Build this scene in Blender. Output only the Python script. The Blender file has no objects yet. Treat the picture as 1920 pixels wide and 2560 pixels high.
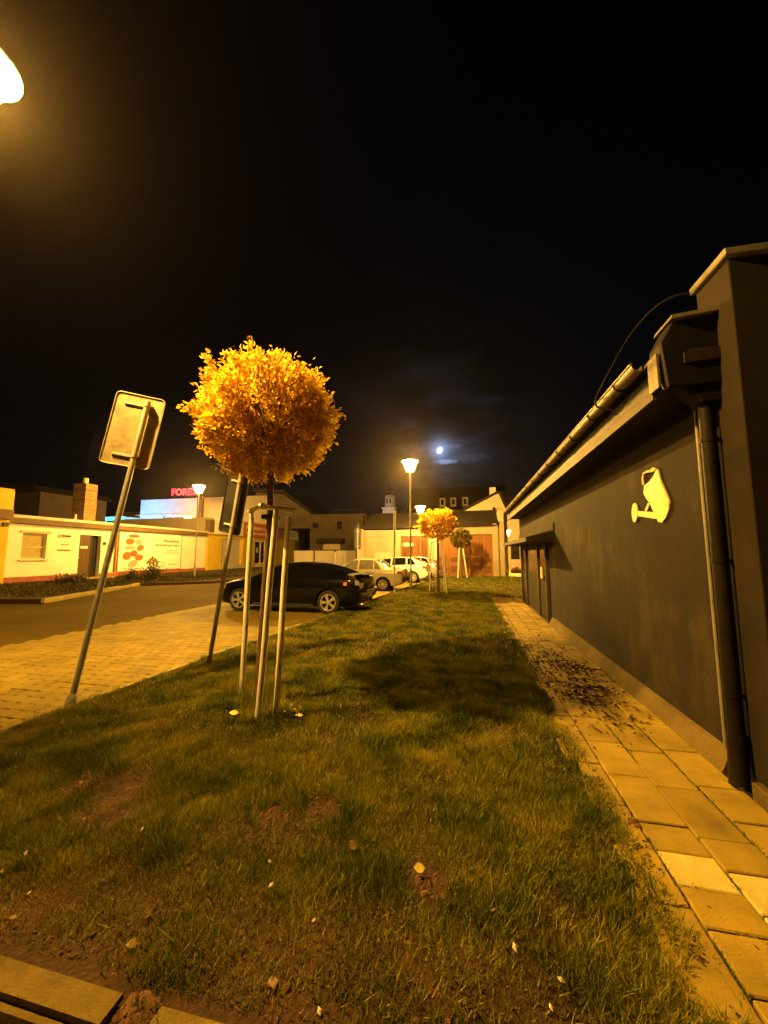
import bpy, bmesh, math, random
import numpy as np
from mathutils import Vector, Matrix
R = math.radians
random.seed(7)
rng = np.random.default_rng(11)
scene = bpy.context.scene
col = scene.collection

# ------------------------------------------------------------------ camera
cam_data = bpy.data.cameras.new('camera')
cam = bpy.data.objects.new('camera', cam_data)
col.objects.link(cam)
cam_data.sensor_fit = 'HORIZONTAL'
cam_data.sensor_width = 36.0
cam_data.lens = 18.01
cam_data.clip_start = 0.05
cam_data.clip_end = 2000
cam.location = (0, 0, 1.6)
cam.rotation_euler = (R(90 + 6.2), 0, R(12.2))
scene.camera = cam

# ------------------------------------------------------------------ world: moonlit night sky
MOON_DIR = Vector((-0.0650, 0.99, 0.2690)).normalized()
MOON_EL = math.asin(MOON_DIR.z)
MOON_AZ = math.atan2(MOON_DIR.x, MOON_DIR.y)
world = bpy.data.worlds.new('World')
scene.world = world
world.use_nodes = True
wt = world.node_tree
wt.nodes.clear()
def wn(t, **k):
    n = wt.nodes.new(t)
    for a, b in k.items():
        setattr(n, a, b)
    return n
w_out = wn('ShaderNodeOutputWorld')
w_sky = wn('ShaderNodeTexSky', sky_type='NISHITA', sun_disc=False)
w_sky.sun_elevation = MOON_EL
w_sky.sun_rotation = MOON_AZ
w_sky.air_density = 1.0
w_sky.dust_density = 0.4
w_bg = wn('ShaderNodeBackground')
w_bg.inputs['Strength'].default_value = 0.00035
wt.links.new(w_sky.outputs[0], w_bg.inputs['Color'])
# thin cloud round the moon, lit by it
tc = wn('ShaderNodeTexCoord')
dot = wn('ShaderNodeVectorMath', operation='DOT_PRODUCT')
nrm = wn('ShaderNodeVectorMath', operation='NORMALIZE')
wt.links.new(tc.outputs['Generated'], nrm.inputs[0])
wt.links.new(nrm.outputs[0], dot.inputs[0])
dot.inputs[1].default_value = MOON_DIR
acos = wn('ShaderNodeMath', operation='ARCCOSINE')
wt.links.new(dot.outputs['Value'], acos.inputs[0])
def falloff(scale, power=1.0):
    m = wn('ShaderNodeMath', operation='MULTIPLY'); m.inputs[1].default_value = -scale
    wt.links.new(acos.outputs[0], m.inputs[0])
    e = wn('ShaderNodeMath', operation='EXPONENT')
    wt.links.new(m.outputs[0], e.inputs[0])
    return e
mapn = wn('ShaderNodeMapping'); mapn.inputs['Scale'].default_value = (7.0, 7.0, 26.0)
mapn.inputs['Location'].default_value = (0.35, 0.0, 0.62)
wt.links.new(nrm.outputs[0], mapn.inputs['Vector'])
cn = wn('ShaderNodeTexNoise'); cn.inputs['Scale'].default_value = 1.0; cn.inputs['Detail'].default_value = 4
wt.links.new(mapn.outputs[0], cn.inputs['Vector'])
cr = wn('ShaderNodeValToRGB'); cr.color_ramp.elements[0].position = 0.46; cr.color_ramp.elements[1].position = 0.66
wt.links.new(cn.outputs[0], cr.inputs[0])
f_wide, f_near = falloff(15.0), falloff(75.0)
mul = wn('ShaderNodeMath', operation='MULTIPLY')
wt.links.new(cr.outputs[0], mul.inputs[0]); wt.links.new(f_wide.outputs[0], mul.inputs[1])
m2 = wn('ShaderNodeMath', operation='MULTIPLY'); m2.inputs[1].default_value = 0.10
wt.links.new(mul.outputs[0], m2.inputs[0])
m3 = wn('ShaderNodeMath', operation='MULTIPLY'); m3.inputs[1].default_value = 1.3
wt.links.new(f_near.outputs[0], m3.inputs[0])
ad0 = wn('ShaderNodeMath', operation='ADD')
wt.links.new(m2.outputs[0], ad0.inputs[0]); wt.links.new(m3.outputs[0], ad0.inputs[1])
# small clouds lit by the moon: below it and to its right
def cloud(cx, cz, a, b, gain, prev):
    sub = wn('ShaderNodeVectorMath', operation='SUBTRACT'); sub.inputs[1].default_value = (cx, 0, cz)
    wt.links.new(nrm.outputs[0], sub.inputs[0])
    # ragged edge
    nz = wn('ShaderNodeTexNoise'); nz.inputs['Scale'].default_value = 60; nz.inputs['Detail'].default_value = 3
    wt.links.new(nrm.outputs[0], nz.inputs['Vector'])
    sc = wn('ShaderNodeVectorMath', operation='MULTIPLY'); sc.inputs[1].default_value = (1 / a, 0, 1 / b)
    wt.links.new(sub.outputs[0], sc.inputs[0])
    ln = wn('ShaderNodeVectorMath', operation='LENGTH'); wt.links.new(sc.outputs[0], ln.inputs[0])
    a1 = wn('ShaderNodeMath', operation='MULTIPLY_ADD'); a1.inputs[1].default_value = 1.1; wt.links.new(nz.outputs[0], a1.inputs[0]); wt.links.new(ln.outputs['Value'], a1.inputs[2])
    mr = wn('ShaderNodeMapRange', interpolation_type='SMOOTHSTEP'); mr.inputs['From Min'].default_value = 1.75; mr.inputs['From Max'].default_value = 0.85
    mr.inputs['To Max'].default_value = gain
    wt.links.new(a1.outputs[0], mr.inputs['Value'])
    s_ = wn('ShaderNodeMath', operation='ADD'); wt.links.new(prev.outputs[0], s_.inputs[0]); wt.links.new(mr.outputs[0], s_.inputs[1])
    return s_
ad = cloud(-0.052, 0.2335, 0.030, 0.0065, 0.42, ad0)
ad = cloud(-0.030, 0.270, 0.030, 0.006, 0.075, ad)
ad = cloud(0.0, 0.240, 0.055, 0.012, 0.05, ad)
w_bg2 = wn('ShaderNodeBackground'); w_bg2.inputs['Color'].default_value = (0.36, 0.55, 1.0, 1)
wt.links.new(ad.outputs[0], w_bg2.inputs['Strength'])
w_add = wn('ShaderNodeAddShader')
wt.links.new(w_bg.outputs[0], w_add.inputs[0]); wt.links.new(w_bg2.outputs[0], w_add.inputs[1])
wt.links.new(w_add.outputs[0], w_out.inputs['Surface'])

# moonlight: the one sun lamp, very weak
sun_d = bpy.data.lights.new('moonlight', 'SUN')
sun_d.energy = 0.006
sun_d.angle = R(0.5)
sun_d.color = (0.75, 0.85, 1.0)
sun = bpy.data.objects.new('moonlight', sun_d)
col.objects.link(sun)
sun.rotation_euler = MOON_DIR.to_track_quat('Z', 'Y').to_euler()

vs = scene.view_settings
vs.view_transform = 'Standard'
vs.look = 'None'
vs.exposure = 0.0
vs.gamma = 1.0
vs.use_curve_mapping = False
scene.render.engine = 'CYCLES'
scene.cycles.use_denoising = True
scene.cycles.max_bounces = 6
scene.cycles.diffuse_bounces = 3
scene.cycles.glossy_bounces = 3
scene.cycles.transparent_max_bounces = 8

SODIUM = (1.0, 0.525, 0.085)
LAMP_L = 46000.0      # radiance of the lamp's burner

# ------------------------------------------------------------------ helpers
ORG = {}

class MB:
    def __init__(s):
        s.v = []; s.f = []
    def add(s, vs_, fs_):
        o = len(s.v)
        s.v += [tuple(p) for p in vs_]
        s.f += [tuple(i + o for i in f) for f in fs_]
        return s
    def box(s, x0, x1, y0, y1, z0, z1):
        return s.add([(x0, y0, z0), (x1, y0, z0), (x1, y1, z0), (x0, y1, z0),
                      (x0, y0, z1), (x1, y0, z1), (x1, y1, z1), (x0, y1, z1)],
                     [(0, 3, 2, 1), (4, 5, 6, 7), (0, 1, 5, 4), (1, 2, 6, 5), (2, 3, 7, 6), (3, 0, 4, 7)])
    def prism(s, poly, axis, a, b):
        n = len(poly)
        def P(p, t):
            if axis == 'x': return (t, p[0], p[1])
            if axis == 'y': return (p[0], t, p[1])
            return (p[0], p[1], t)
        vv = [P(p, a) for p in poly] + [P(p, b) for p in poly]
        ff = [tuple(range(n))[::-1], tuple(range(n, 2 * n))]
        ff += [(i, (i + 1) % n, n + (i + 1) % n, n + i) for i in range(n)]
        return s.add(vv, ff)
    def tube(s, pts, r, n=10, cap=True):
        pts = [Vector(p) for p in pts]
        rs = r if isinstance(r, (list, tuple)) else [r] * len(pts)
        rings = []
        prev = None
        for i, p in enumerate(pts):
            t = (pts[min(i + 1, len(pts) - 1)] - pts[max(i - 1, 0)]).normalized()
            if prev is None:
                a = Vector((1, 0, 0)) if abs(t.x) < 0.8 else Vector((0, 1, 0))
                u = t.cross(a).normalized()
            else:
                u = (prev - t * prev.dot(t)).normalized()
            prev = u
            w = t.cross(u)
            rings.append([p + (u * math.cos(2 * math.pi * k / n) + w * math.sin(2 * math.pi * k / n)) * rs[i] for k in range(n)])
        vv = [q for ring in rings for q in ring]
        ff = []
        for i in range(len(pts) - 1):
            for k in range(n):
                ff.append((i * n + k, i * n + (k + 1) % n, (i + 1) * n + (k + 1) % n, (i + 1) * n + k))
        if cap:
            ff.append(tuple(range(n))[::-1]); ff.append(tuple((len(pts) - 1) * n + k for k in range(n)))
        return s.add(vv, ff)
    def lathe(s, prof, n=20, c=(0, 0, 0), axis='z'):
        vv = []; m = len(prof)
        for k in range(n):
            a = 2 * math.pi * k / n
            for r, h in prof:
                if axis == 'z': vv.append((c[0] + r * math.cos(a), c[1] + r * math.sin(a), c[2] + h))
                elif axis == 'y': vv.append((c[0] + r * math.cos(a), c[1] + h, c[2] + r * math.sin(a)))
                else: vv.append((c[0] + h, c[1] + r * math.cos(a), c[2] + r * math.sin(a)))
        ff = []
        for k in range(n):
            k2 = (k + 1) % n
            for i in range(m - 1):
                ff.append((k * m + i, k2 * m + i, k2 * m + i + 1, k * m + i + 1))
        return s.add(vv, ff)
    def build(s, name, m, parent=None, smooth=False, bevel=0.0, world=True, solid=True, seg=1):
        o3 = ORG.get(parent.as_pointer(), Vector((0, 0, 0))) if (parent is not None and world) else Vector((0, 0, 0))
        me = bpy.data.meshes.new(name)
        me.from_pydata([(p[0] - o3[0], p[1] - o3[1], p[2] - o3[2]) for p in s.v], [], s.f)
        if solid:
            bm = bmesh.new(); bm.from_mesh(me)
            bmesh.ops.remove_doubles(bm, verts=bm.verts, dist=1e-5)
            bmesh.ops.recalc_face_normals(bm, faces=bm.faces)
            if bevel > 0:
                es = [e for e in bm.edges if len(e.link_faces) == 2 and e.calc_face_angle(0) > 0.5]
                bmesh.ops.bevel(bm, geom=es, offset=bevel, segments=seg, affect='EDGES', clamp_overlap=True)
            bm.to_mesh(me); bm.free()
        if smooth:
            me.polygons.foreach_set('use_smooth', [True] * len(me.polygons))
            try: me.set_sharp_from_angle(angle=R(40))
            except Exception: pass
        me.materials.append(m)
        o = bpy.data.objects.new(name, me)
        col.objects.link(o)
        if parent is not None:
            o.parent = parent
            ORG[o.as_pointer()] = o3
        return o

def thing(name, label, cat, loc=(0, 0, 0), rotz=0.0, group=None):
    o = bpy.data.objects.new(name, None)
    o.empty_display_size = 0.2
    col.objects.link(o)
    o.location = loc; o.rotation_euler = (0, 0, rotz)
    o['label'] = label; o['category'] = cat
    if group: o['group'] = group
    ORG[o.as_pointer()] = Vector(loc)
    return o
def tag(o, label, cat, group=None):
    o['label'] = label; o['category'] = cat
    if group: o['group'] = group
    return o
def struct(o):
    o['kind'] = 'structure'; return o
def stuff(o):
    o['kind'] = 'stuff'; return o
def copy_mesh_obj(o, parent, loc=(0, 0, 0), rot=(0, 0, 0), scale=(1, 1, 1)):
    c = o.copy(); col.objects.link(c)
    c.parent = parent; c.location = loc; c.rotation_euler = rot; c.scale = scale
    return c
def copy_tree(o, parent=None):
    c = o.copy(); col.objects.link(c); c.parent = parent
    for ch in list(o.children): copy_tree(ch, c)
    return c

# ------------------------------------------------------------------ materials
def mat(name, c1, c2=None, scale=4.0, rough=0.85, metal=0.0, bump=0.0, bscale=60.0, coat=0.0, spec=0.4, lo=0.35, hi=0.65, detail=5, c3=None, stretch=None, objrand=0.0):
    m = bpy.data.materials.new(name); m.use_nodes = True
    nt = m.node_tree; b = nt.nodes['Principled BSDF']
    b.inputs['Roughness'].default_value = rough
    b.inputs['Metallic'].default_value = metal
    b.inputs['Specular IOR Level'].default_value = spec
    b.inputs['Coat Weight'].default_value = coat
    tcn = nt.nodes.new('ShaderNodeNewGeometry')
    vec = tcn.outputs['Position']
    if stretch:
        mp = nt.nodes.new('ShaderNodeMapping'); mp.inputs['Scale'].default_value = stretch
        nt.links.new(vec, mp.inputs['Vector']); vec = mp.outputs[0]
    if c2 is None:
        b.inputs['Base Color'].default_value = (*c1, 1)
    else:
        n = nt.nodes.new('ShaderNodeTexNoise'); n.inputs['Scale'].default_value = scale; n.inputs['Detail'].default_value = detail
        n.inputs['Roughness'].default_value = 0.62
        nt.links.new(vec, n.inputs['Vector'])
        r = nt.nodes.new('ShaderNodeValToRGB')
        r.color_ramp.elements[0].color = (*c1, 1); r.color_ramp.elements[0].position = lo
        r.color_ramp.elements[1].color = (*c2, 1); r.color_ramp.elements[1].position = hi
        if c3 is not None:
            e = r.color_ramp.elements.new(0.5 * (lo + hi)); e.color = (*c3, 1)
        nt.links.new(n.outputs[0], r.inputs[0])
        if objrand > 0:
            oi = nt.nodes.new('ShaderNodeObjectInfo')
            ma = nt.nodes.new('ShaderNodeMath'); ma.operation = 'MULTIPLY_ADD'; ma.inputs[1].default_value = 2 * objrand; ma.inputs[2].default_value = 1 - objrand
            nt.links.new(oi.outputs['Random'], ma.inputs[0])
            vm = nt.nodes.new('ShaderNodeVectorMath'); vm.operation = 'SCALE'
            nt.links.new(r.outputs[0], vm.inputs[0]); nt.links.new(ma.outputs[0], vm.inputs['Scale'])
            nt.links.new(vm.outputs[0], b.inputs['Base Color'])
        else:
            nt.links.new(r.outputs[0], b.inputs['Base Color'])
    if bump > 0:
        n2 = nt.nodes.new('ShaderNodeTexNoise'); n2.inputs['Scale'].default_value = bscale; n2.inputs['Detail'].default_value = 4
        nt.links.new(vec, n2.inputs['Vector'])
        bp = nt.nodes.new('ShaderNodeBump'); bp.inputs['Strength'].default_value = bump; bp.inputs['Distance'].default_value = 0.02
        nt.links.new(n2.outputs[0], bp.inputs['Height'])
        nt.links.new(bp.outputs[0], b.inputs['Normal'])
    return m
def emit(name, c, s):
    m = bpy.data.materials.new(name); m.use_nodes = True
    nt = m.node_tree; nt.nodes.clear()
    o = nt.nodes.new('ShaderNodeOutputMaterial'); e = nt.nodes.new('ShaderNodeEmission')
    e.inputs[0].default_value = (*c, 1); e.inputs[1].default_value = s
    nt.links.new(e.outputs[0], o.inputs['Surface'])
    return m
def leaf_mat(name, ca, cb, cc, scale=9.0, trans=0.35, detail=2, spread=0.30):
    m = bpy.data.materials.new(name); m.use_nodes = True
    nt = m.node_tree; b = nt.nodes['Principled BSDF']
    b.inputs['Roughness'].default_value = 0.55
    b.inputs['Specular IOR Level'].default_value = 0.35
    g = nt.nodes.new('ShaderNodeNewGeometry')
    n = nt.nodes.new('ShaderNodeTexNoise'); n.inputs['Scale'].default_value = scale; n.inputs['Detail'].default_value = detail
    nt.links.new(g.outputs['Position'], n.inputs['Vector'])
    r = nt.nodes.new('ShaderNodeValToRGB')
    r.color_ramp.elements[0].color = (*ca, 1); r.color_ramp.elements[0].position = 0.34
    r.color_ramp.elements[1].color = (*cc, 1); r.color_ramp.elements[1].position = 0.68
    e = r.color_ramp.elements.new(0.5); e.color = (*cb, 1)
    # every leaf its own shade
    mx = nt.nodes.new('ShaderNodeMath'); mx.operation = 'MULTIPLY_ADD'
    mx.inputs[1].default_value = spread; mx.inputs[2].default_value = -spread / 2
    nt.links.new(g.outputs['Random Per Island'], mx.inputs[0])
    ad_ = nt.nodes.new('ShaderNodeMath'); ad_.operation = 'ADD'
    nt.links.new(n.outputs[0], ad_.inputs[0]); nt.links.new(mx.outputs[0], ad_.inputs[1])
    nt.links.new(ad_.outputs[0], r.inputs[0])
    nt.links.new(r.outputs[0], b.inputs['Base Color'])
    t = nt.nodes.new('ShaderNodeBsdfTranslucent')
    nt.links.new(r.outputs[0], t.inputs['Color'])
    mix = nt.nodes.new('ShaderNodeMixShader'); mix.inputs[0].default_value = trans
    out = nt.nodes['Material Output']
    nt.links.new(b.outputs[0], mix.inputs[1]); nt.links.new(t.outputs[0], mix.inputs[2])
    nt.links.new(mix.outputs[0], out.inputs['Surface'])
    return m

M = {}
M['asphalt'] = mat('asphalt', (0.058, 0.038, 0.002), (0.120, 0.081, 0.005), 0.35, 0.9, spec=0.12, bump=0.35, bscale=90, lo=0.3, hi=0.7, detail=9)
M['far_ground'] = mat('far_ground', (0.03, 0.028, 0.02), (0.06, 0.055, 0.04), 0.2, 0.95)
M['paver'] = mat('paver', (0.19, 0.140, 0.012), (0.30, 0.222, 0.020), 2.0, 0.7, bump=0.4, bscale=120, detail=9, objrand=0.12)
M['paver_joint'] = mat('paver_joint', (0.11, 0.082, 0.012), (0.17, 0.128, 0.02), 20, 0.95)
M['slab'] = mat('slab', (0.17, 0.118, 0.008), (0.36, 0.255, 0.018), 3.0, 0.85, bump=0.3, bscale=85, detail=11, lo=0.3, hi=0.7, objrand=0.18)
M['slab_pale'] = mat('slab_pale', (0.42, 0.35, 0.09), (0.60, 0.51, 0.15), 5.0, 0.8, bump=0.3, bscale=110, detail=8)
M['kerb'] = mat('kerb', (0.26, 0.21, 0.06), (0.40, 0.325, 0.09), 3.0, 0.85, bump=0.4, bscale=140, detail=8)
M['kerb_vignetted'] = mat('kerb_vignetted', (0.085, 0.058, 0.006), (0.16, 0.112, 0.012), 7.0, 0.9, bump=0.5, bscale=120, detail=9)  # darker copy of the kerb: vignette dimming put into its colour
M['soil'] = mat('soil', (0.018, 0.008, 0.002), (0.060, 0.027, 0.005), 3.0, 0.95, bump=0.9, bscale=45, detail=10, lo=0.3, hi=0.7)
M['dirt_on_path'] = mat('dirt_on_path', (0.06, 0.028, 0.012), (0.14, 0.07, 0.03), 14.0, 0.95, bump=0.8, bscale=60)
M['dark_render'] = mat('dark_render', (0.016, 0.0132, 0.0095), (0.078, 0.063, 0.044), 1.15, 0.85, bump=0.3, bscale=45, detail=10, lo=0.36, hi=0.70, c3=(0.030, 0.0245, 0.017))
def wall_mat(name):
    m = bpy.data.materials.new(name); m.use_nodes = True
    nt = m.node_tree; b = nt.nodes['Principled BSDF']; b.inputs['Roughness'].default_value = 0.88; b.inputs['Specular IOR Level'].default_value = 0.25
    g = nt.nodes.new('ShaderNodeNewGeometry')
    def noise(scale, detail, st=None):
        v = g.outputs['Position']
        if st:
            mp = nt.nodes.new('ShaderNodeMapping'); mp.inputs['Scale'].default_value = st; nt.links.new(v, mp.inputs['Vector']); v = mp.outputs[0]
        n = nt.nodes.new('ShaderNodeTexNoise'); n.inputs['Scale'].default_value = scale; n.inputs['Detail'].default_value = detail; n.inputs['Roughness'].default_value = 0.65
        nt.links.new(v, n.inputs['Vector']); return n
    n1 = noise(1.3, 9); n2 = noise(2.2, 6, (2.2, 2.2, 0.22)); n3 = noise(34, 5)
    a1 = nt.nodes.new('ShaderNodeMath'); a1.operation = 'MULTIPLY_ADD'; a1.inputs[1].default_value = 0.45; nt.links.new(n2.outputs[0], a1.inputs[0]); nt.links.new(n1.outputs[0], a1.inputs[2])
    a2 = nt.nodes.new('ShaderNodeMath'); a2.operation = 'MULTIPLY_ADD'; a2.inputs[1].default_value = 0.16; nt.links.new(n3.outputs[0], a2.inputs[0]); nt.links.new(a1.outputs[0], a2.inputs[2])
    r = nt.nodes.new('ShaderNodeValToRGB')
    r.color_ramp.elements[0].color = (0.008, 0.0049, 0.0015, 1); r.color_ramp.elements[0].position = 0.60
    r.color_ramp.elements[1].color = (0.038, 0.025, 0.0085, 1); r.color_ramp.elements[1].position = 1.02
    e = r.color_ramp.elements.new(0.80); e.color = (0.0125, 0.0078, 0.0025, 1)
    nt.links.new(a2.outputs[0], r.inputs[0]); nt.links.new(r.outputs[0], b.inputs['Base Color'])
    bp = nt.nodes.new('ShaderNodeBump'); bp.inputs['Strength'].default_value = 0.35; bp.inputs['Distance'].default_value = 0.01
    nt.links.new(n3.outputs[0], bp.inputs['Height']); nt.links.new(bp.outputs[0], b.inputs['Normal'])
    return m
M['dark_render'] = wall_mat('stained_dark_render')
M['plinth'] = mat('plinth', (0.08, 0.056, 0.010), (0.16, 0.112, 0.02), 2.0, 0.9, bump=0.5, bscale=60, detail=8)
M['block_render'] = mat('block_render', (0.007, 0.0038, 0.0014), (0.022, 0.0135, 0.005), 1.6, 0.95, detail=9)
M['fascia'] = mat('fascia', (0.055, 0.040, 0.027), (0.095, 0.071, 0.048), 3.0, 0.7, bump=0.1, bscale=40, stretch=(8, 0.6, 8))
M['gutter'] = mat('gutter', (0.16, 0.135, 0.10), (0.28, 0.24, 0.18), 9.0, 0.5, metal=0.5)
M['pipe'] = mat('pipe', (0.005, 0.0035, 0.0022), (0.012, 0.008, 0.005), 6.0, 0.6, spec=0.12)
M['black_sheet'] = mat('black_sheet', (0.006, 0.005, 0.004), (0.014, 0.0115, 0.009), 5.0, 0.6, spec=0.2, bump=0.1, bscale=20)
M['roof_dark'] = mat('roof_dark', (0.018, 0.012, 0.008), (0.034, 0.023, 0.015), 3.0, 0.9, bump=0.2, bscale=30)
M['cap_metal'] = mat('cap_metal', (0.20, 0.18, 0.15), (0.30, 0.27, 0.225), 4.0, 0.5, metal=0.3)
M['can_yellow'] = mat('can_yellow', (0.58, 0.48, 0.17), (0.66, 0.56, 0.22), 6.0, 0.55)
M['can_yellow_deep'] = mat('can_yellow_deep', (0.52, 0.40, 0.10), (0.58, 0.45, 0.13), 6.0, 0.55)
M['door_grey'] = mat('door_grey', (0.013, 0.009, 0.005), (0.025, 0.018, 0.010), 2.0, 0.75, spec=0.2, bump=0.1, bscale=30, stretch=(4, 4, 0.5))
M['frame_grey'] = mat('frame_grey', (0.036, 0.028, 0.018), (0.06, 0.047, 0.032), 4.0, 0.6)
M['yellow_strip'] = mat('yellow_strip', (0.75, 0.55, 0.08), (0.8, 0.6, 0.1), 8.0, 0.5)
M['cream'] = mat('cream_render', (0.68, 0.64, 0.54), (0.80, 0.76, 0.66), 0.9, 0.9, bump=0.15, bscale=40, detail=8)
M['white_panel'] = mat('white_panel', (0.74, 0.72, 0.66), (0.80, 0.78, 0.72), 1.5, 0.6)
M['red_plinth'] = mat('red_plinth', (0.26, 0.075, 0.045), (0.36, 0.12, 0.075), 1.6, 0.9, bump=0.2, bscale=30)
M['brown_band'] = mat('brown_band', (0.115, 0.07, 0.03), (0.16, 0.10, 0.045), 2.0, 0.7)
M['roof_edge'] = mat('roof_edge', (0.52, 0.46, 0.36), (0.60, 0.54, 0.43), 3.0, 0.6)
M['window_frame'] = mat('window_frame', (0.42, 0.36, 0.2), (0.5, 0.43, 0.25), 6.0, 0.6)
M['blind'] = mat('blind', (0.36, 0.29, 0.11), (0.44, 0.36, 0.15), 3.0, 0.8)
M['dark_door'] = mat('dark_door', (0.075, 0.038, 0.014), (0.11, 0.058, 0.022), 2.0, 0.6, stretch=(6, 6, 0.6))
M['black_void'] = mat('black_void', (0.008, 0.006, 0.005), (0.014, 0.01, 0.008), 2.0, 0.9)
M['dark_glass'] = mat('dark_glass', (0.015, 0.014, 0.012), (0.03, 0.027, 0.022), 2.0, 0.08, spec=0.6)
M['brick'] = None
M['steel'] = mat('galvanised_steel', (0.36, 0.35, 0.33), (0.54, 0.53, 0.50), 14.0, 0.42, metal=0.35, detail=8)
M['sign_back'] = mat('sign_back', (0.20, 0.165, 0.10), (0.34, 0.29, 0.19), 9.0, 0.55, metal=0.2, detail=8)
M['sign_dark'] = mat('sign_dark', (0.018, 0.018, 0.018), (0.035, 0.034, 0.032), 5.0, 0.5)
M['sign_white'] = mat('sign_white', (0.72, 0.71, 0.68), (0.78, 0.77, 0.74), 5.0, 0.45)
M['sign_blue'] = mat('sign_blue', (0.03, 0.10, 0.36), (0.04, 0.12, 0.40), 5.0, 0.45)
M['lamp_post'] = mat('lamp_post', (0.40, 0.37, 0.30), (0.50, 0.46, 0.38), 10.0, 0.45, metal=0.5)
M['lamp_bulb'] = emit('sodium_burner', SODIUM, LAMP_L)
def glow_glass(name):
    m = bpy.data.materials.new(name); m.use_nodes = True
    nt = m.node_tree; nt.nodes.clear()
    o = nt.nodes.new('ShaderNodeOutputMaterial'); e = nt.nodes.new('ShaderNodeEmission'); t = nt.nodes.new('ShaderNodeBsdfTransparent'); mx = nt.nodes.new('ShaderNodeMixShader')
    e.inputs[0].default_value = (*SODIUM, 1); e.inputs[1].default_value = 160.0; mx.inputs[0].default_value = 0.35
    nt.links.new(t.outputs[0], mx.inputs[1]); nt.links.new(e.outputs[0], mx.inputs[2]); nt.links.new(mx.outputs[0], o.inputs['Surface'])
    m.cycles.emission_sampling = 'NONE'
    return m
M['lamp_bowl'] = glow_glass('lit_lamp_glass')
M['stake'] = mat('stake_wood', (0.74, 0.69, 0.57), (0.92, 0.88, 0.77), 5.0, 0.8, bump=0.4, bscale=50, stretch=(5, 5, 0.7), detail=8)
M['bark'] = mat('bark', (0.10, 0.055, 0.025), (0.20, 0.12, 0.06), 14.0, 0.9, bump=0.8, bscale=60, stretch=(3, 3, 0.6))
M['strap'] = mat('strap', (0.02, 0.02, 0.02), None, rough=0.7)
M['leaf'] = leaf_mat('autumn_leaf', (0.50, 0.29, 0.018), (0.78, 0.50, 0.03), (0.90, 0.66, 0.07), trans=0.55, spread=0.40)
M['leaf_red'] = leaf_mat('autumn_leaf_red', (0.62, 0.28, 0.02), (0.72, 0.48, 0.03), (0.80, 0.60, 0.05), scale=2.5, trans=.45)
M['leaf_green'] = leaf_mat('dull_leaf', (0.10, 0.080, 0.015), (0.17, 0.13, 0.02), (0.26, 0.19, 0.03), scale=4.0)
M['grass'] = leaf_mat('grass_blade', (0.048, 0.066, 0.004), (0.150, 0.180, 0.008), (0.33, 0.26, 0.022), scale=2.2, trans=0.25, detail=5, spread=0.34)
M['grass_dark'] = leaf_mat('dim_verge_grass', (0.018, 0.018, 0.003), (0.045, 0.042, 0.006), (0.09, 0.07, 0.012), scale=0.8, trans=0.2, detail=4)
M['dead_leaf'] = leaf_mat('dead_leaf', (0.06, 0.03, 0.010), (0.12, 0.065, 0.02), (0.28, 0.19, 0.07), scale=13, trans=0.1)
M['brown_leaf_shape'] = leaf_mat('brown_leaf_shape', (0.05, 0.021, 0.003), (0.10, 0.044, 0.006), (0.21, 0.11, 0.02), scale=13, trans=0.05)
M['bright_leaf'] = leaf_mat('bright_yellow_leaf', (0.75, 0.58, 0.08), (0.85, 0.68, 0.12), (0.88, 0.75, 0.2), scale=30, trans=0.1)
M['petal'] = mat('pale_crumb', (0.55, 0.42, 0.34), (0.75, 0.62, 0.52), 30.0, 0.7)
M['shrub'] = leaf_mat('shrub_leaf', (0.03, 0.035, 0.010), (0.05, 0.055, 0.014), (0.085, 0.085, 0.02), scale=6)
M['shop_yellow'] = mat('shop_yellow', (0.60, 0.40, 0.03), (0.68, 0.47, 0.045), 1.2, 0.8, bump=0.1, bscale=40)
M['shutter'] = mat('shutter', (0.50, 0.43, 0.33), (0.56, 0.49, 0.38), 2.0, 0.6)
M['orange_sign'] = mat('orange_sign', (0.55, 0.13, 0.02), (0.62, 0.17, 0.03), 2.0, 0.6)
M['orange_print'] = mat('orange_print', (0.60, 0.10, 0.01), (0.66, 0.14, 0.02), 4.0, 0.6)
M['salmon_print'] = mat('salmon_print', (0.50, 0.07, 0.03), (0.55, 0.10, 0.04), 4.0, 0.6)
M['tan_print'] = mat('tan_print', (0.34, 0.28, 0.19), (0.38, 0.32, 0.22), 8.0, 0.6)
M['olive_print'] = mat('olive_print', (0.12, 0.09, 0.02), (0.18, 0.13, 0.03), 8.0, 0.6)
M['grey_print'] = mat('grey_print', (0.22, 0.18, 0.12), None, rough=0.6)
M['brown_print'] = mat('brown_print', (0.28, 0.11, 0.03), None, rough=0.6)
M['pale_wall'] = mat('pale_wall', (0.62, 0.62, 0.60), (0.72, 0.72, 0.70), 0.8, 0.85, bump=0.1, bscale=30)
M['beige_wall'] = mat('beige_wall', (0.30, 0.25, 0.18), (0.36, 0.30, 0.22), 0.8, 0.85)
M['turquoise'] = mat('turquoise_wall', (0.22, 0.55, 0.62), (0.27, 0.60, 0.67), 1.0, 0.8)
M['red_letters'] = emit('red_neon', (1.0, 0.03, 0.045), 6.5)
M['blue_tube'] = emit('blue_tube', (0.12, 0.45, 1.0), 800.0)
M['flood'] = emit('flood_tube', (1.0, 0.72, 0.45), 260.0)
M['moon'] = emit('moon', (0.85, 0.93, 1.0), 6.0)
M['house_dull'] = mat('house_dull', (0.085, 0.062, 0.042), (0.125, 0.095, 0.065), 0.7, 0.9)
M['fence_panel'] = mat('fence_panel', (0.33, 0.30, 0.26), (0.41, 0.37, 0.32), 0.8, 0.85)
M['garage_wall'] = mat('garage_wall', (0.36, 0.30, 0.20), (0.46, 0.39, 0.27), 0.7, 0.9, bump=0.2, bscale=30, detail=8)
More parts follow.
